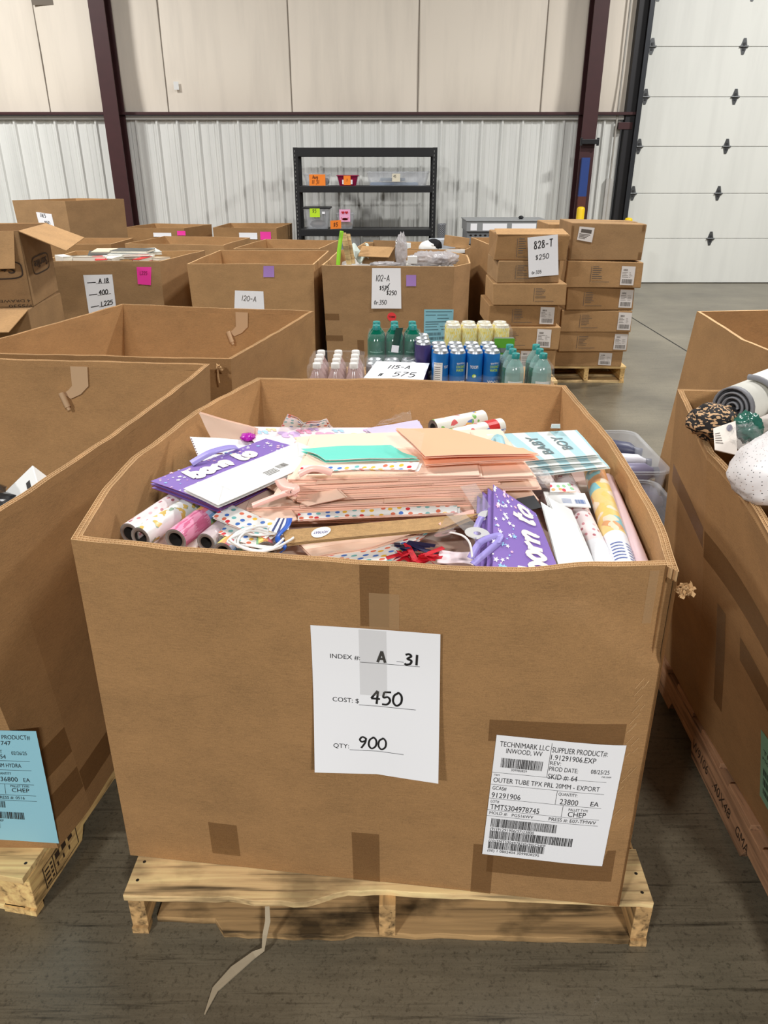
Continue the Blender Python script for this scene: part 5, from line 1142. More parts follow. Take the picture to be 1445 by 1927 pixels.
def roll(label, p0, p1, r, mat, group='gift wrap rolls', band=None, end=None, ext=1.0, core=.64):
    p0, p1 = Vector(p0), Vector(p1); ax = (p1 - p0); L = ax.length * ext; ax.normalize()
    M = Matrix.Translation(p0) @ ax.to_track_quat('Z', 'Y').to_matrix().to_4x4()
    t = thing('wrapping_paper_roll', label, 'wrapping paper roll', tuple(p0 + ax * L / 2 - Vector((0, 0, r))), group)
    m = MB(); n = 28; v = []; uv = []; f = []
    for i in range(2):
        for j in range(n + 1): an = 2 * math.pi * j / n; v.append(M @ Vector((r * math.cos(an), r * math.sin(an), L * i))); uv.append((j / n * 2 * math.pi * r, L * i))
    for j in range(n): f.append((j, j + 1, n + 2 + j, n + 1 + j))
    m.add(v, f, 0, uv, True)
    m.lathe([(r, 0), (r * .97, .001), (r * core, .001)], n, 1, M); m.lathe([(r, L), (r * core, L)], n, 1, M)
    m.build('paper', [mat, end or plain('rolled_paper_end', (104, 90, 82), .8)], t)
    m = MB(); m.lathe([(r * core, .0005), (r * core, L), (r * (core - .1), L), (r * (core - .1), .16), (0, .16)], 20, 0, M); m.build('core_tube', plain('shade_dark_core', (34, 29, 26), .9), t)  # core coloured near black to paint in the shade of the hollow
    m = MB(); m.lathe([(r * 1.012, .0), (r * 1.012, L * .999)], n, 0, M); m.lathe([(r * 1.012, 0), (r * .9, -.002), (r * .75, .002)], n, 0, M); m.build('clear_wrap', film('roll_wrap', (240, 240, 240), .13, .06, 30), t)
    if band:
        z0, z1, bm = band; m = MB(); m.lathe([(r * 1.006, L * z0), (r * 1.006, L * z1)], n, 0, M); m.build('label_band', bm, t)
    return t, M, L
class OnRoll:
    def __init__(s, M, r): s.M = M; s.r = r
    def pt(s, x, y, h=0): an = x / s.r; return s.M @ Vector(((s.r + h) * math.cos(an), (s.r + h) * math.sin(an), y))
W_PK = dots('rose_speck_wrap', (240, 222, 222), [(176, 70, 88), (206, 120, 132), (226, 180, 184)], 62, .2, .95, (1, .6))
W_GIR = blobs('yellow_animal_wrap', (240, 240, 236), [(222, 184, 50), (230, 196, 70), (150, 176, 150), (226, 190, 60)], 40, .57)
W_RB = bands('rainbow_wrap', [(0, (110, 170, 226)), (.16, (130, 200, 140)), (.33, (240, 224, 90)), (.5, (244, 170, 80)), (.66, (236, 106, 130)), (.83, (186, 200, 230))], 16.0, 0)
W_PINK = blobs('pink_wave_wrap', (246, 150, 190), [(222, 78, 140), (230, 90, 150)], 22, .52)
W_ANI = blobs('teal_yellow_animal_wrap', (236, 216, 186), [(238, 196, 80), (110, 190, 200), (230, 200, 110), (240, 236, 226), (222, 150, 70)], 20, .44)
W_MON = blobs('white_creature_wrap', (240, 238, 226), [(116, 186, 60), (220, 50, 50), (60, 120, 200), (240, 190, 60)], 26, .54)
W_GRY = dots('grey_rose_wrap', (196, 176, 180), [(150, 110, 120), (176, 150, 160)], 34, .2, .9)
# rolls at the front left
roll('pale rose speckled wrapping roll at the far left against the box side', (-0.531, 1.384, 0.945), (-0.460, 1.589, 0.945), .0235, W_PK, ext=1.7)
roll('white wrapping roll with yellow animals, second from the left side of the box', (-0.503, 1.365, 0.945), (-0.420, 1.564, 0.945), .0235, W_GIR, ext=1.7)
roll('roll of rainbow wrap with pink wave label, third from the left side', (-0.428, 1.355, 0.945), (-0.370, 1.529, 0.945), .0245, W_RB, band=(0, .30, W_PINK), ext=1.8)
roll('dark greyish wrapping roll with wide hollow core, right of the pink wave roll', (-0.368, 1.362, 0.935), (-0.319, 1.508, 0.935), .021, W_GRY, ext=1.8, core=.62)
roll('pastel rainbow roll beside the white cord handles, its end below the front rim', (-0.328, 1.337, 0.925), (-0.298, 1.426, 0.925), .023, W_RB, ext=2)
roll('short rainbow roll with yellow stripe, nearest the blue ribbon', (-0.241, 1.334, 0.930), (-0.257, 1.424, 0.930), .022, W_RB, ext=2.4, core=.55)
# rolls on the right
roll('grey rose wrapping roll, innermost of the rolls along the right wall', (0.393, 1.453, 0.935), (0.345, 1.778, 0.940), .022, W_GRY)
WHB = plain('white_roll_label', (232, 232, 236), .4)
t, M, L = roll('rose speckled wrapping roll lying along the right wall, beside the yellow and teal one', (0.414, 1.200, 0.953), (0.437, 1.762, 0.955), .0235, W_PK, band=(.0, .18, WHB))
t, M, L = roll('yellow and teal animal wrapping roll lying along the right wall of the middle box', (0.448, 1.200, 0.951), (0.523, 1.751, 0.965), .025, W_ANI, band=(.0, .24, WHB))
m = MB()
for k in range(3):
    S = OnRoll(M, .0253)
    for q in range(6): rect(m, S, .02 + k * .03, .02 + q * .012, .02 + k * .03 + .024, .023 + q * .012, 0, .0008, 4)
m.build('label_lettering', plain('label_blue', (70, 96, 170), .5), t)
roll('pink wrapping roll tucked deepest between the animal roll and the right wall', (0.485, 1.200, 0.942), (0.545, 1.682, 0.940), .02, plain('dusty_pink_wrap', (222, 190, 194), .4))
# creature rolls at the back
t, M, L = roll('white creature-print wrapping roll at the back, the higher of the pair', (0.268, 1.932, 1.020), (0.128, 1.847, 1.020), .0225, W_MON, core=.6); 
t, M, L = roll('creature-print wrapping roll with a red patch, lower of the back pair', (0.307, 1.864, 1.020), (0.164, 1.771, 1.020), .0215, W_MON, core=.6)
m = MB(); S = OnRoll(M, .0218)
for an in range(0, 16): rect(m, S, an * .0085, .02, an * .0085 + .0086, .055, 0, .0006)
m.build('red_patch', plain('red_print', (206, 44, 44), .4), t)

# bags across the back
bag('folded peach bag propped up in the back left corner of the heap', ((-0.451, 1.867, 0.970), (-0.334, 1.813, 0.985), (-0.334, 1.817, 1.030), (-0.496, 1.900, 1.045)), PEACH, PEDGE, .006, seed=2)
t, P = bag('pale pink butterfly gift bag lying across the back of the heap', ((-0.316, 1.756, 1.000), (0.067, 1.672, 1.020), (-0.001, 1.832, 1.025), (-0.378, 1.864, 1.020)), BUTT, None, .01, seed=3, bend=.004)
m = MB()
def butterfly(x, y, s, mi):
    for sx in (-1, 1):
        for dy, k in ((.35, 1), (-.35, .75)): disc(m, P, x + sx * s * .5 / P.w, y + dy * s / P.h, s * .5 * k / P.w, s * .45 * k / P.h, mi, .0012, 10)
for (x, y, s, mi) in ((.12, .72, .018, 0), (.30, .62, .03, 1), (.42, .78, .02, 2), (.55, .62, .026, 2), (.66, .82, .016, 0), (.78, .6, .024, 3), (.88, .8, .018, 1), (.2, .85, .014, 3), (.5, .88, .014, 1), (.36, .42, .02, 3)): butterfly(x, y, s, mi)
m.build('butterfly_print', [plain('bf_blue', (170, 206, 232), .5), plain('bf_lilac', (206, 176, 222), .5), plain('bf_pink', (240, 160, 190), .5), plain('bf_sand', (240, 214, 170), .5)], t)
m = MB(); rect(m, P, 0, 0, 1, .26, 0, .0014, 10); m.build('white_base', WHITEP, t)
bag('white spotted bag corner standing up at the very back of the heap', ((-0.279, 1.906, 1.000), (-0.211, 1.906, 1.000), (-0.212, 1.856, 1.030), (-0.248, 1.830, 1.060)), DOTS, None, .004, seed=4)
t, P = bag('white spotted bag with a blue square, right of the standing corner at the back', ((-0.232, 1.897, 1.000), (-0.144, 1.906, 1.000), (-0.153, 1.854, 1.035), (-0.202, 1.828, 1.035)), DOTS, None, .004, seed=5)
m = MB(); rect(m, P, .3, .2, .65, .8, 0, .001); m.build('blue_patch', BLUEF, t)
bag('lavender and white gift bag at the back, left of the creature rolls', ((-0.014, 1.743, 1.030), (0.100, 1.808, 1.030), (0.088, 1.861, 1.040), (-0.046, 1.787, 1.040)), plain('pale_lavender', (206, 196, 226), .5), WHITEP, .006, seed=6)
m = MB(); S = Patch((-0.022, 1.804, 1.040), (0.072, 1.826, 1.050), (0.069, 1.880, 1.060), (-0.009, 1.782, 1.060), lambda u, v: .008 * noise.noise((u * 5, v * 5, 1))); m.grid(lambda u, v: S.pt(u, v), 12, 12); tag(m.build('clear_bag', CLEAR), 'crinkled clear film bag standing behind the lavender bag', 'film bag')
m = MB(); crumple((-0.349, 1.808, 1.010), (.02, .025, .008), 4, amp=.3); tag(m.build('magenta_ribbon_scrap', plain('magenta_foil', (176, 30, 168), .25)), 'shiny magenta foil scrap between the peach corner bag and butterfly bag', 'foil')
t, P = bag('white bag with a pinked notched edge behind the left purple bag', ((-0.451, 1.699, 0.985), (-0.313, 1.686, 0.990), (-0.297, 1.804, 1.000), (-0.500, 1.812, 1.010)), WHITEP, VEDGE, .006, seed=7)
m = MB()
for k in range(9): rect(m, P, .0, .08 + k * .1, .018, .12 + k * .1, 0, .0008)
rect(m, P, .25, .3, .42, .34, 0, .0008); m.build('edge_print', plain('maroon_print', (96, 40, 60), .5), t)
def born(P, h=.0012, size=.46, x0=.26, y0=.24, wd=None, k=1.0, sx=1.0):
    m = MB(); a = Asp(P); q = P.h / P.w
    hand(m, a, 'born', x0, y0 * q, size * q, .105 * q * k, .85 * sx, 0, .18, h, .60); x1 = x0 + size * q * .85 * sx * 2.62
    hand(m, a, 'to', x1, y0 * q, size * q, .105 * q * k, .85 * sx, 0, .18, h, .5)
    return m
def starry(t, P, zone, n=46, seed=3, r=.011):
    q = random.Random(seed); ms = MB()
    for i in range(n):
        u, v = q.random(), q.random()
        if zone(u, v): rr = q.choice((.4, .6, .8, 1)) * r; star(ms, P, u, v, rr / P.w, q.choice((0, 0, 1, 2)), .001, P.w / P.h)
    ms.build('star_print', STARP, t)
for i in range(2):
    h = .010 * (1 - i); dz = -.012 * (1 - i)
    c = [(a[0], a[1] + .004 * (1 - i), a[2] + dz) for a in ((-0.345, 1.422, 0.990), (-0.142, 1.686, 1.012), (-0.301, 1.790, 1.012), (-0.531, 1.557, 0.992))]
    t, P = bag(('purple gift bag hidden just under the left born to bag, only its edges showing', 'purple born to gift bag with stars lying at the left of the heap')[i], c, VIOL, VEDGE, .008, 'purple born to bags', .003, 8 + i)
    if i == 1:
        born(P, .0022, .25, .19, .66, sx=1.1, k=.72).build('born_to_lettering', IVORY, t); starry(t, P, lambda u, v: v > .88 or u < .17 or u > .84, 220, 4, .0062)
        ribbon('ribbon_handle', ((-0.454, 1.633, 1.005), (-0.414, 1.659, 1.022), (-0.378, 1.701, 1.020), (-0.361, 1.723, 1.012)), .02, LAV, t)
t, P = bag('white back of a gift bag lying on the left purple born to bag, tiny barcode', ((-0.343, 1.394, 1.005), (-0.118, 1.620, 1.030), (-0.211, 1.712, 1.030), (-0.435, 1.479, 1.008)), WHITEP, None, .007, None, .003, 12)
m = MB(); rect(m, P, .18, .1, .182, .95, 0, .0008); stroke(m, P, [(0, 0), (.18, .5), (0, 1)], .003, 0, .0008, False); stroke(m, P, [(1, 0), (.84, .5), (1, 1)], .003, 0, .0008, False); m.build('fold_line', plain('pale_fold', (212, 212, 206), .6), t)
m = MB(); barcode(m, P, .60, .28, .68, .44, 0, 31, .001, 16)
for k in range(4): rect(m, P, .48, .22 + k * .05, .58, .235 + k * .05, 0, .001)
m.build('barcode_print', GREYINK, t)
# teal and blue in the middle
t, P = bag('teal gift bag in the middle of the heap under the salmon bag', ((-0.131, 1.550, 1.045), (0.074, 1.530, 1.060), (0.015, 1.606, 1.060), (-0.194, 1.633, 1.045)), TEALP, WHITEP, .008, seed=14)
bag('royal blue foil bag with green spots peeking from under the teal bag', ((-0.130, 1.530, 1.035), (-0.027, 1.543, 1.040), (-0.034, 1.597, 1.040), (-0.119, 1.589, 1.035)), blobs('blue_green_foil', (30, 62, 170), [(60, 180, 120), (230, 240, 240)], 40, .6, .25), WHITEP, .005, seed=15)
# the stack of peach bags
nst = 14; ps = random.Random(5)
names_ = ['lowest', 'second lowest', 'third from the bottom', 'fourth from the bottom', 'fifth from the bottom', 'sixth from the bottom', 'seventh from the bottom', 'eighth from the bottom', 'ninth from the bottom', 'tenth from the bottom', 'eleventh from the bottom', 'third from the top', 'second from the top', 'topmost']
for i in range(nst):
    z = .944 + i * .0078; xl = (-.275 if i < 6 else -.21) + ps.uniform(-.03, .03); xr = .28 + ps.uniform(-.08, .06); yf = 1.452 + ps.uniform(-.006, .012) + (.01 if i > 10 else 0); dep = .28 + ps.uniform(-.02, .04); tw = ps.uniform(-.03, .03)
    if i in (5, 9): xr = .33
    sl = .012
    c = ((xl, yf + tw * .3, z - sl), (xr, yf - tw * .3, z + sl * .6), (xr - .02 + tw, yf + dep, z + sl * .8), (xl + .02 + tw, yf + dep, z - sl * .6))
    t, P = bag('flat peach gift bag, %s of the peach stack' % names_[i], c, PEACH, PEDGE, .0068, 'stacked peach bags', .0022, 20 + i, n=6, pt_=.003)
    if i in (3, 6, 10, 12):
        m = MB(); a = .1 + .13 * (i % 4); m.slab(lambda u, v: P.pt(a + .34 * u, -.02 + .16 * v, .0024), P.n, .001, 4, 2, 0, 1); m.build('bottom_flap', [PEACH, PEDGE], t)
t, P = bag('peach bag with a slanting front corner at the left of the peach stack', ((-0.161, 1.435, 0.985), (-0.081, 1.424, 1.010), (-0.143, 1.517, 1.030), (-0.263, 1.519, 0.995)), PEACH, PEDGE, .006, None, .002, 41)
t, P = bag('shaded peach bag sliding down at the left below the stacked peach bags', ((-0.248, 1.399, 0.955), (-0.183, 1.420, 0.960), (-0.247, 1.566, 0.975), (-0.348, 1.488, 0.970)), PEACH, PEDGE, .006, None, .002, 42)
ribbon('ribbon_bow', ((-0.274, 1.403, 1.000), (-0.240, 1.408, 1.012), (-0.200, 1.400, 1.030), (-0.176, 1.383, 1.035)), .014, PKRIB, None, 'peach ribbon bow trailing over the left end of the peach stack', 'ribbon', .5)
ribbon('ribbon_bow', ((-0.222, 1.462, 1.035), (-0.208, 1.425, 1.035), (-0.182, 1.393, 1.040), (-0.190, 1.395, 1.030)), .024, PKRIB, None, 'broad peach ribbon loop at the upper left of the peach stack', 'ribbon', .6)
ribbon('ribbon_bow', ((-0.176, 1.428, 1.060), (-0.151, 1.428, 1.072), (-0.129, 1.425, 1.072), (-0.107, 1.422, 1.066)), .016, PKRIB, None, 'short peach ribbon lying on the topmost peach bag', 'ribbon', .2)
bag('spotted bag edge lying right on top of the peach stack, under the teal bag', ((-0.182, 1.455, 1.055), (0.064, 1.440, 1.066), (0.076, 1.476, 1.066), (-0.175, 1.492, 1.055)), DOTS, PEDGE, .004, seed=44)
# salmon bag
bag('salmon gift bag lying open-ended on top of the peach stack', ((0.088, 1.480, 1.062), (0.328, 1.492, 1.072), (0.311, 1.559, 1.072), (0.080, 1.550, 1.065)), SALM, PEDGE, .004, 'salmon bags', .003, 45)
t, P = bag('upper salmon gift bag folded over the lower one, clear film over its left end', ((0.088, 1.479, 1.082), (0.331, 1.498, 1.082), (0.141, 1.623, 1.095), (0.028, 1.646, 1.090)), SALM, PEDGE, .006, 'salmon bags', .004, 46)
m = MB(); S = Patch((-0.001, 1.523, 1.085), (0.076, 1.436, 1.098), (0.091, 1.553, 1.104), (0.007, 1.635, 1.095), lambda u, v: .006 * noise.noise((u * 6, v * 6, 3)) + .006); m.grid(lambda u, v: S.pt(u, v), 14, 14); tag(m.build('clear_film_sheet', CLEAR), 'crinkled clear film lying on the left end of the salmon bag', 'film')
# baby boy bags
for i in range(3):
    dz = -.011 * (2 - i); k = (2 - i)
    c = [(a[0] + .010 * k, a[1] - .012 * k, a[2] + dz) for a in ((0.318, 1.582, 1.030), (0.502, 1.627, 1.030), (0.481, 1.764, 1.045), (0.250, 1.724, 1.045))]
    t, P = bag(('lowest pale blue striped bag at the right of the heap, only its edge showing', 'middle pale blue striped bag at the right of the heap, between two others', 'pale blue striped BABY BOY gift bag lying on top at the right')[i], c, STRIPE, None, .007, 'striped baby boy bags', .003, 50 + i)
m = MB(); text(m, P, 'BABY', .47, .16, .64, .12, 0, .0014, rot=90, bold=.015); text(m, P, 'BOY', .75, .26, .50, .12, 0, .0014, rot=90, bold=.015); m.build('baby_boy_lettering', plain('grey_letters', (104, 120, 124), .5), t)
ribbon('ribbon_handle', ((0.260, 1.656, 1.050), (0.270, 1.659, 1.062), (0.272, 1.627, 1.055)), .02, plain('aqua_ribbon', (160, 206, 214), .5), t)
m = MB(); S = Patch((0.313, 1.538, 1.000), (0.390, 1.531, 0.990), (0.368, 1.552, 1.020), (0.329, 1.543, 1.030), lambda u, v: .008 * noise.noise((u * 5, v * 5, 7))); m.grid(lambda u, v: S.pt(u, v), 10, 10); tag(m.build('clear_film_sheet', film('milky_film', (236, 236, 238), .5, .12)), 'milky film draped below the BABY BOY bag at the right', 'film')
# hang tags at the right
t = thing('tag_card', 'white card with rounded corners and a small barcode by the right rolls', 'card', (0.392, 1.455, 0.985))
P = Patch((0.349, 1.441, 0.985), (0.439, 1.430, 0.985), (0.439, 1.487, 0.992), (0.350, 1.496, 0.992)); m = MB(); m.slab(lambda u, v: P.pt(u, v), P.n, .003, 4, 4); m.build('card', WHITEP, t, bevel=.001)
m = MB(); barcode(m, P, .68, .18, .92, .48, 0, 33, .0008, 16); [rect(m, P, .38, .2 + k * .07, .6, .22 + k * .07, 0, .0008) for k in range(5)]; m.build('card_print', plain('card_blue', (90, 120, 180), .5), t)
m = MB(); P2 = Patch((0.362, 1.485, 0.997), (0.418, 1.485, 0.997), (0.412, 1.528, 1.000), (0.371, 1.528, 1.000)); m.slab(lambda u, v: P2.pt(u, v), P2.n, .002, 4, 4, 0, 0, .06, .03); tag(m.build('tag_card', dots('pastel_dots', (240, 240, 238), [(214, 70, 90), (150, 200, 150), (240, 180, 120)], 60, .3, .6)), 'small white spotted card leaning on the barcode card', 'card')
m = MB(); P2 = Patch((0.286, 1.376, 1.000), (0.327, 1.395, 1.000), (0.317, 1.435, 1.010), (0.277, 1.418, 1.010)); m.slab(lambda u, v: P2.pt(u, v), P2.n, .002, 3, 3); tag(m.build('black_card', BLKB), 'black card half hidden above the right purple born to bags', 'card')
m = MB(); P2 = Patch((0.414, 1.757, 1.050), (0.438, 1.757, 1.050), (0.432, 1.738, 1.066), (0.411, 1.738, 1.066)); m.slab(lambda u, v: P2.pt(u, v), P2.n, .002, 2, 2); tag(m.build('tag_card', WHITEP), 'tiny white tag sticking up behind the BABY BOY bag', 'card')
# leaning purple bags at the front right
for i in range(4):
    k = 3 - i; off = Vector((-.010 * k, .006 * k, -.011 * k))
    c = [Vector(a) + off for a in ((0.327, 1.192, 0.956), (0.302, 1.335, 1.015), (0.229, 1.425, 1.038), (0.202, 1.200, 0.948))]
    t, P = bag(('bottom purple bag of the leaning pile at the front right', 'third purple bag down in the leaning pile at the front right', 'second purple bag down in the leaning pile, edges showing at its left', 'top purple born to bag leaning at the front right, lettering running upward')[i], [tuple(q) for q in c], VIOL, VEDGE, .008, 'leaning purple bags', .002, 60 + i)
born(P, .0022, .44, .02, .16, sx=1.1, k=.85).build('born_to_lettering', IVORY, t); starry(t, P, lambda u, v: v > .60 or u > .86, 150, 9, .0062)
ribbon('ribbon_handle', ((0.232, 1.360, 1.008), (0.247, 1.360, 1.000), (0.255, 1.310, 0.987), (0.246, 1.270, 0.972), (0.234, 1.275, 0.972)), .015, LAV, t, tw=.6, sd0=(0, -.3, 1))
for i, (pp, lab) in enumerate(((((0.175, 1.300, 0.978), (0.197, 1.360, 0.992), (0.229, 1.400, 0.998), (0.245, 1.395, 0.996)), 'lavender ribbon looping at the upper left of the leaning purple bags'), (((0.164, 1.240, 0.965), (0.188, 1.280, 0.979), (0.225, 1.290, 0.988), (0.218, 1.270, 0.982)), 'lavender ribbon looping at the lower left of the leaning purple bags'), (((0.167, 1.220, 0.963), (0.195, 1.250, 0.971), (0.225, 1.275, 0.984)), 'third lavender ribbon, tucked under the lower loop by the purple bags'))):
    ribbon('ribbon', pp, .013, LAV, None, lab, 'ribbon', .4, 'lavender ribbons')
bag('white back of a gift bag leaning right of the purple born to pile', ((0.327, 1.190, 0.955), (0.393, 1.190, 0.957), (0.378, 1.310, 1.004), (0.320, 1.370, 1.023)), WHITEP, None, .008, seed=70, bend=.003)
t, P = bag('second white bag under the leaning white one, beside the purple pile', ((0.359, 1.185, 0.958), (0.399, 1.190, 0.957), (0.376, 1.350, 1.015), (0.337, 1.400, 1.022)), plain('grey_white_paper', (222, 222, 220), .5), None, .008, seed=71, bend=.003)
# front middle: kraft bag, spotted bags, cords, tags
t, P = bag('shaded peach bag below the kraft bag at the front rim', ((-0.140, 1.282, 0.945), (-0.024, 1.313, 0.950), (0.119, 1.391, 0.965), (-0.194, 1.362, 0.955)), PEACH, PEDGE, .006, seed=80, bend=.003)
t, P = bag('white bag with coloured dots at the front rim under the kraft bag', ((-0.120, 1.282, 0.940), (0.013, 1.278, 0.935), (0.086, 1.384, 0.950), (-0.025, 1.360, 0.950)), DOTS, None, .006, seed=81, bend=.003)
t, P = bag('spotted bag peeking out left of the white cord handles', ((-0.363, 1.417, 0.965), (-0.241, 1.345, 0.955), (-0.208, 1.391, 0.965), (-0.337, 1.463, 0.975)), DOTS, None, .006, seed=82, bend=.006)
t, P = bag('second spotted bag, under the first, beside the white cord handles', ((-0.369, 1.394, 0.945), (-0.260, 1.327, 0.945), (-0.224, 1.384, 0.950), (-0.326, 1.457, 0.955)), DOTS, PEDGE, .006, seed=83, bend=.006)
t, P = bag('long kraft paper bag with a round HOORAY sticker near the front rim', ((-0.191, 1.283, 0.975), (0.112, 1.328, 0.985), (0.200, 1.387, 0.990), (-0.201, 1.319, 0.985)), KRBAG, plain('kraft_edge', (206, 176, 132), .7), .008, seed=84, bend=.002)
m = MB(); disc(m, P, .20, .55, .052, .40, 0, .0012, 28); so = m.build('round_sticker', WHITEP, t)
m = MB(); text(m, P, 'HOORAY', .238, .64, .078, .20, 0, .0018, rot=180, bold=.02); m.build('sticker_lettering', plain('violet_ink', (90, 84, 140), .5), so)
bag('spotted bag edge running along the underside of the peach stack', ((-0.180, 1.397, 0.972), (0.153, 1.409, 0.985), (0.156, 1.435, 0.985), (-0.183, 1.426, 0.972)), DOTS, PEDGE, .004, seed=85)
m = MB(); P2 = Patch((-0.233, 1.339, 0.975), (-0.194, 1.321, 0.972), (-0.190, 1.372, 0.985), (-0.221, 1.377, 0.985)); m.slab(lambda u, v: P2.pt(u, v), P2.n, .002, 4, 4, 0, 0, .05, .05); tag(m.build('gift_tag', NAVYST), 'navy and white pinstriped tag between spotted bag and kraft bag', 'tag')
ribbon('ribbon', ((-0.192, 1.360, 0.992), (-0.193, 1.328, 0.990), (-0.209, 1.296, 0.980), (-0.194, 1.284, 0.965), (-0.202, 1.281, 0.955)), .012, plain('royal_ribbon', (30, 90, 190), .4), None, 'royal blue ribbon hanging at the left end of the kraft bag', 'ribbon', 1.2)
for k in range(4):
    m = MB(); c = [(444, 1018), (448, 1012), (470, 1030), (452, 1022)][k]; pts = []
    for j in range(17):
        a = R(40 + 280 * j / 16 + 15 * k); pts.append((-0.250, 1.305, 0.968) if False else Vector((-0.252, 1.312, 0.966)) + Vector((.012 * (k % 2) + (.044 + .006 * k) * math.cos(a), -.005 * k + (.032 + .005 * k) * math.sin(a), .004 * k + .005 * math.sin(3 * a + k))))
    m.tube(pts, .0026, 8)
    tag(m.build('cord_handle', plain('white_cord', (236, 236, 234), .6)), ('innermost loop', 'second loop', 'third loop', 'outermost loop')[k] + ' of white cord handle coiled at the front left rim', 'cord handle', 'white cord handles')
q = random.Random(8)
for i, (c, mt, lab) in enumerate((((0.055, 1.291, 0.935), REDT, 'red tissue strips lying by the front rim, nearest the dotted bag'), ((0.094, 1.291, 0.935), REDT, 'red tissue strips lying by the front rim, farther right'), ((0.051, 1.318, 0.940), NAVYT, 'navy tissue shreds behind the red tissue strips'))):
    m = MB()
    for j in range(9):
        a = Vector(c) + Vector((q.uniform(-.03, .03), q.uniform(-.015, .015), q.uniform(-.004, .012))); d = Vector((q.uniform(-1, 1), q.uniform(-.5, .5), q.uniform(-.2, .4))).normalized() * .028; s = d.cross(Vector((0, 0, 1))).normalized() * .006
        m.hexa([a - d - s, a + d - s, a + d + s, a - d + s, a - d - s + Vector((0, 0, .001)), a + d - s + Vector((0, 0, .001)), a + d + s + Vector((0, 0, .001)), a - d + s + Vector((0, 0, .001))])
    tag(m.build('tissue_shreds', mt), lab, 'tissue', kind='stuff')
bag('pale pink card with grey scribbled print at the front rim', ((0.104, 1.278, 0.935), (0.169, 1.270, 0.935), (0.178, 1.309, 0.940), (0.112, 1.311, 0.945)), BUTT, None, .003, seed=88)
def clear_tag(label, p, up, rr):
    p = Vector(p); t = thing('clear_tag', label, 'tag', tuple(p), 'clear hang tags'); P = Flat(p, (1, .2, .1), up)
    m = MB(); m.slab(lambda u, v: P.pt((u - .5) * .034, (v - .2) * .10, .004 * math.sin(v * 3)), P.n, .0008, 2, 6); m.build('clear_strip', TAG, t)
    m = MB(); n = 24
    for j in range(n):
        a, b = 2 * math.pi * j / n, 2 * math.pi * (j + 1) / n
        m.add([P.pt(k * rr * math.cos(x), k * rr * .8 * math.sin(x), .006) for x, k in ((a, 1), (b, 1), (b, .3), (a, .3))], [(0, 1, 2, 3)])
    m.build('white_ring', WHITEP, t)
clear_tag('clear hang tag with white ring over the front of the peach stack', (0.118, 1.300, 0.994), (.1, -.5, .5), .022)
clear_tag('clear hang tag with white ring at the top left of the leaning purple bags', (0.213, 1.370, 0.987), (-.4, .3, .6), .022)
clear_tag('clear hang tag with white ring at the lower left of the leaning purple bags', (0.183, 1.310, 0.982), (-.5, .2, .4), .022)
ribbon('ribbon', ((0.115, 1.340, 0.984), (0.141, 1.370, 0.984), (0.173, 1.390, 0.986), (0.187, 1.390, 0.989)), .016, PKRIB, None, 'pale peach ribbon at the right end of the kraft bag', 'ribbon', .4)
ribbon('ribbon', ((0.127, 1.280, 1.000), (0.148, 1.250, 1.008), (0.160, 1.230, 1.002), (0.162, 1.200, 0.989)), .004, plain('white_ribbon', (236, 230, 228), .5), None, 'thin white ribbon curling down by the front rim', 'ribbon', .6)

# ------------------------------------------------------------------ what lies in the right box
m = MB(); m.grid(lambda u, v: (.86 + .12 * v + 1.05 * u , 1.0 + 1.2 * v, .91 + .055 * min(1, max(0, (v - .25) * 3)) + .04 * noise.noise((u * 5, v * 5, 12))), 16, 16); tag(m.build('buried_textiles', plain('pale_textile', (186, 178, 172), .85, var=.2)), 'loose buried layer of textiles under the rug in the right box', 'textiles', kind='stuff')
t = thing('rolled_rug', 'rolled white rug with dark grey pile and spiral end, in the right box', 'rug', (0.864, 1.720, 1.117))
GRP = plain('grey_rug_pile', (62, 62, 66), .95, var=.35); RUGW = plain('white_rug_backing', (226, 224, 214), .9, var=.05); BIND = plain('grey_binding', (126, 126, 130), .6)
c0 = Vector((0.908, 1.860, 1.071)); axr = Vector((.80, .58, .06)).normalized(); e1 = axr.cross(Vector((0, 0, 1))).normalized(); e2 = e1.cross(axr).normalized(); Lr = .34
def spiral(r0, r1, turns, thk, n=90, a0=0):
    out = []
    for i in range(n + 1):
        a = a0 + 2 * math.pi * turns * i / n; r = r0 + (r1 - r0) * i / n; out.append((r, a))
    return out
def sweep(m, sp, ra, rb_, l0, l1, mi):
    P = lambda r, a, l: c0 + axr * l + e1 * r * math.cos(a) + e2 * r * math.sin(a)
    k = len(sp); v = []
    for r, a in sp: v += [P(r + ra, a, l0), P(r + rb_, a, l0), P(r + rb_, a, l1), P(r + ra, a, l1)]
    f = []
    for i in range(k - 1):
        b = i * 4
        for j in range(4): f.append((b + j, b + (j + 1) % 4, b + 4 + (j + 1) % 4, b + 4 + j))
    f += [(0, 1, 2, 3), ((k - 1) * 4 + 3, (k - 1) * 4 + 2, (k - 1) * 4 + 1, (k - 1) * 4)]; m.add(v, f, mi, None, True)
sp = spiral(.011, .057, 3.6, 0)
m = MB(); sweep(m, sp, -.0085, .0, .004, Lr, 0); m.build('rug_pile', GRP, t)
m = MB(); sweep(m, sp, .0, .0022, .012, Lr, 0); m.build('rug_backing', RUGW, t)
m = MB(); sweep(m, sp, -.0022, .0024, -.004, .011, 0); m.build('rug_binding', BIND, t)
m = MB()   # loose outer end of the rug lying over the roll
def loose(a, l, o): r = .064 + .032 * (a ** 1.4); th = R(100 - 150 * a); return c0 + axr * l + e1 * (r + o) * math.cos(th) + e2 * (r * .95 + o) * math.sin(th)
m.slab(lambda u, v: loose(v, .07 + .27 * u, .008), e2, .008, 6, 24); m.build('rug_loose_end', RUGW, t)
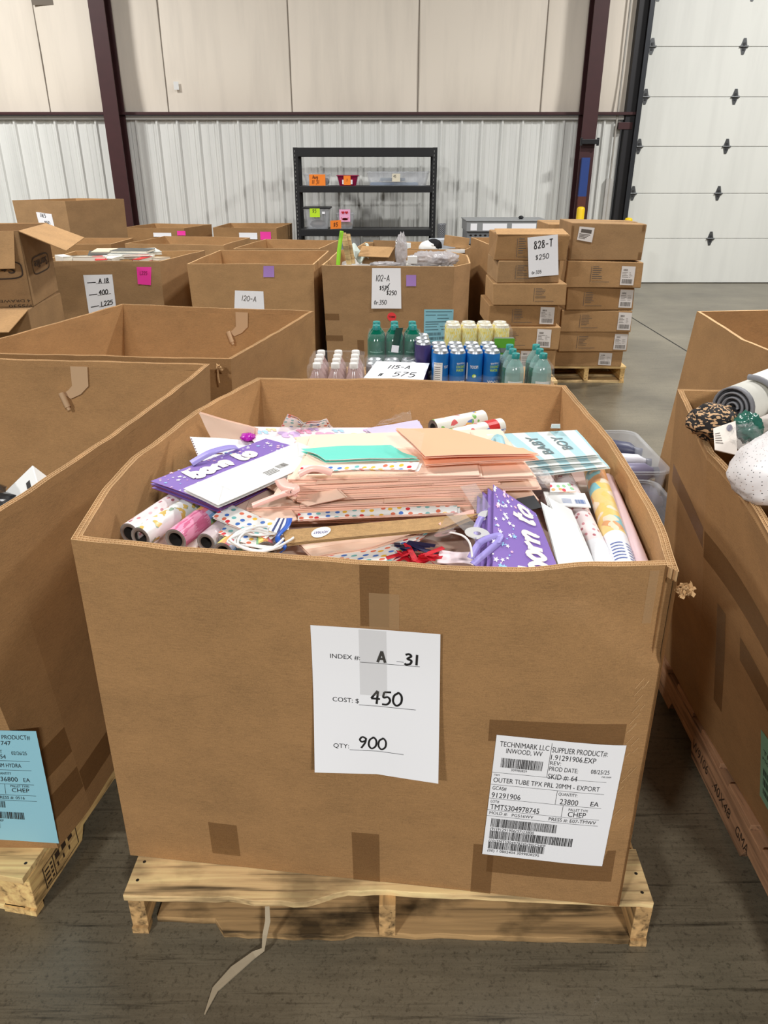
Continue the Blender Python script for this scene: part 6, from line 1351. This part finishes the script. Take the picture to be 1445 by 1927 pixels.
m = MB(); m.tube([loose(v / 24, .07, .005) for v in range(25)], .0075, 8); m.build('rug_loose_binding', BIND, t)
LEO = blobs('leopard_fabric', (206, 166, 124), [(24, 20, 20), (30, 26, 26)], 48, .46, .8)
m = MB(); crumple((0.848, 1.820, 1.045), (.064, .06, .044), 3, amp=.22, fq=2.6)
m.uv = [[(u[0] * .5, u[1] * .4) for u in q_] for q_ in m.uv]; tag(m.build('leopard_fabric', LEO), 'crumpled black and tan leopard-print fabric left of the rolled rug', 'fabric')
t = thing('tag_card', 'white folded hang tag with a dark round button on the leopard fabric', 'card', (0.826, 1.700, 1.044))
P = Patch((0.805, 1.700, 1.015), (0.843, 1.660, 1.016), (0.861, 1.740, 1.075), (0.819, 1.760, 1.049)); m = MB(); m.slab(lambda u, v: P.pt(u, v), P.n, .003, 3, 3); m.build('card', plain('cream_card', (232, 222, 212), .5), t)
m = MB(); disc(m, P, .72, .82, .13, .11, 0, .002, 18); m.build('round_button', plain('dark_violet', (72, 64, 88), .35), t); m = MB(); [rect(m, P, .06, .3 + .1 * k, .4 - .03 * k, .33 + .1 * k, 0, .001) for k in range(5)]; m.build('card_print', GREYINK, t)
m = MB(); crumple((0.894, 1.740, 1.060), (.032, .04, .035), 7, amp=.3, fq=4); tag(m.build('green_wrapped_item', plain('dark_green_wrap', (44, 98, 84), .2)), 'dark green item in clear film in front of the rolled rug', 'wrapped item')
m = MB(); crumple((0.867, 1.690, 1.051), (.034, .03, .03), 9, amp=.4, fq=5); tag(m.build('clear_film_bag', CLEAR), 'crinkled clear film over the front of the dark green item', 'film')
SPK = dots('speckled_white_fabric', (234, 230, 230), [(60, 56, 60), (150, 110, 80), (30, 30, 34)], 62, .09, .55, (1, 1.2))
M = Matrix.Rotation(R(-38), 3, 'Y') @ Matrix.Rotation(R(20), 3, 'Z')
m = MB(); crumple((0.851, 1.460, 1.072), (.115, .13, .06), 5, amp=.10, fq=2.2, M=M, nu=40, nv=30)
m.uv = [[(u[0] * .6, u[1] * .35) for u in q_] for q_ in m.uv]; tag(m.build('speckled_pillow', SPK), 'plump white pillow with dark specks at the right edge of the frame', 'pillow')

# ------------------------------------------------------------------ clear tubs on the floor between the boxes
t1 = tub('clear plastic tub of purple bottles on the floor, the farther of two', .84, 1.36, 3.26, 3.86, 0.0, .33, CLEARP, group='clear tubs on the floor')
t2 = tub('clear plastic tub on the floor, nearer of two, beside the rug box', .80, 1.26, 2.62, 3.20, 0.0, .31, CLEARP, group='clear tubs on the floor')
PBt = plain('lilac_bottle', (140, 136, 166), .3); BC_ = plain('dark_cap', (70, 72, 96), .4); WBL = plain('grey_white_bottle', (206, 206, 214), .35)
for i, (p, yaw, r_, h_, mt, lab) in enumerate((((1.252, 3.468, 0.240), 95, .05, .22, PBt, 'lilac bottle lying in front in the farther clear tub'), ((1.264, 3.605, 0.250), 80, .04, .2, WBL, 'pale grey bottle lying behind the lilac one in the farther clear tub'), ((1.285, 3.816, 0.240), 60, .045, .2, BC_, 'dark blue bottle at the back of the farther clear tub'), ((1.238, 3.265, 0.170), 92, .05, .22, PBt, 'lilac bottle seen through the wall of the nearer clear tub'))):
    Mx = Matrix.Translation(p) @ Matrix.Rotation(R(yaw - 90), 4, 'Z') @ Matrix.Rotation(R(90), 4, 'Y'); t = thing('bottle', lab, 'bottle', tuple(Vector(p) - Vector((0, 0, r_))), 'bottles in the floor tubs')
    m = MB(); m.lathe([(0, -h_ / 2), (r_ * .9, -h_ / 2), (r_, -h_ / 2 + .01), (r_, h_ / 2 - .05), (r_ * .6, h_ / 2 - .02), (r_ * .5, h_ / 2)], 20, 0, Mx); m.build('bottle_body', mt, t)
    m = MB(); m.lathe([(r_ * .55, h_ / 2 - .015), (r_ * .55, h_ / 2 + .02), (0, h_ / 2 + .02)], 16, 0, Mx); m.build('bottle_cap', BC_, t)
    m = MB(); S_ = OnRoll(Mx, r_); 
    for q_ in range(10): rect(m, S_, -.05 + q_ * .01, -.06, -.045 + q_ * .01, .0, 0, .001)
    m.build('bottle_print', plain('bottle_print_dark', (60, 60, 80), .5), t)
for (x0, y0, x1, y1, z, nm) in ((.86, 3.30, 1.34, 3.8, .19, 'farther'), (.84, 2.68, 1.22, 3.16, .12, 'nearer')):
    m = MB(); m.grid(lambda u, v: (x0 + (x1 - x0) * u, y0 + (y1 - y0) * v, z + .025 * noise.noise((u * 6, v * 6, z * 50))), 10, 10); tag(m.build('bottle_layer', plain('lilac_grey_goods', (128, 128, 148), .35, var=.3)), 'loose layer of lilac bottles low in the %s clear tub' % nm, 'bottles', kind='stuff')
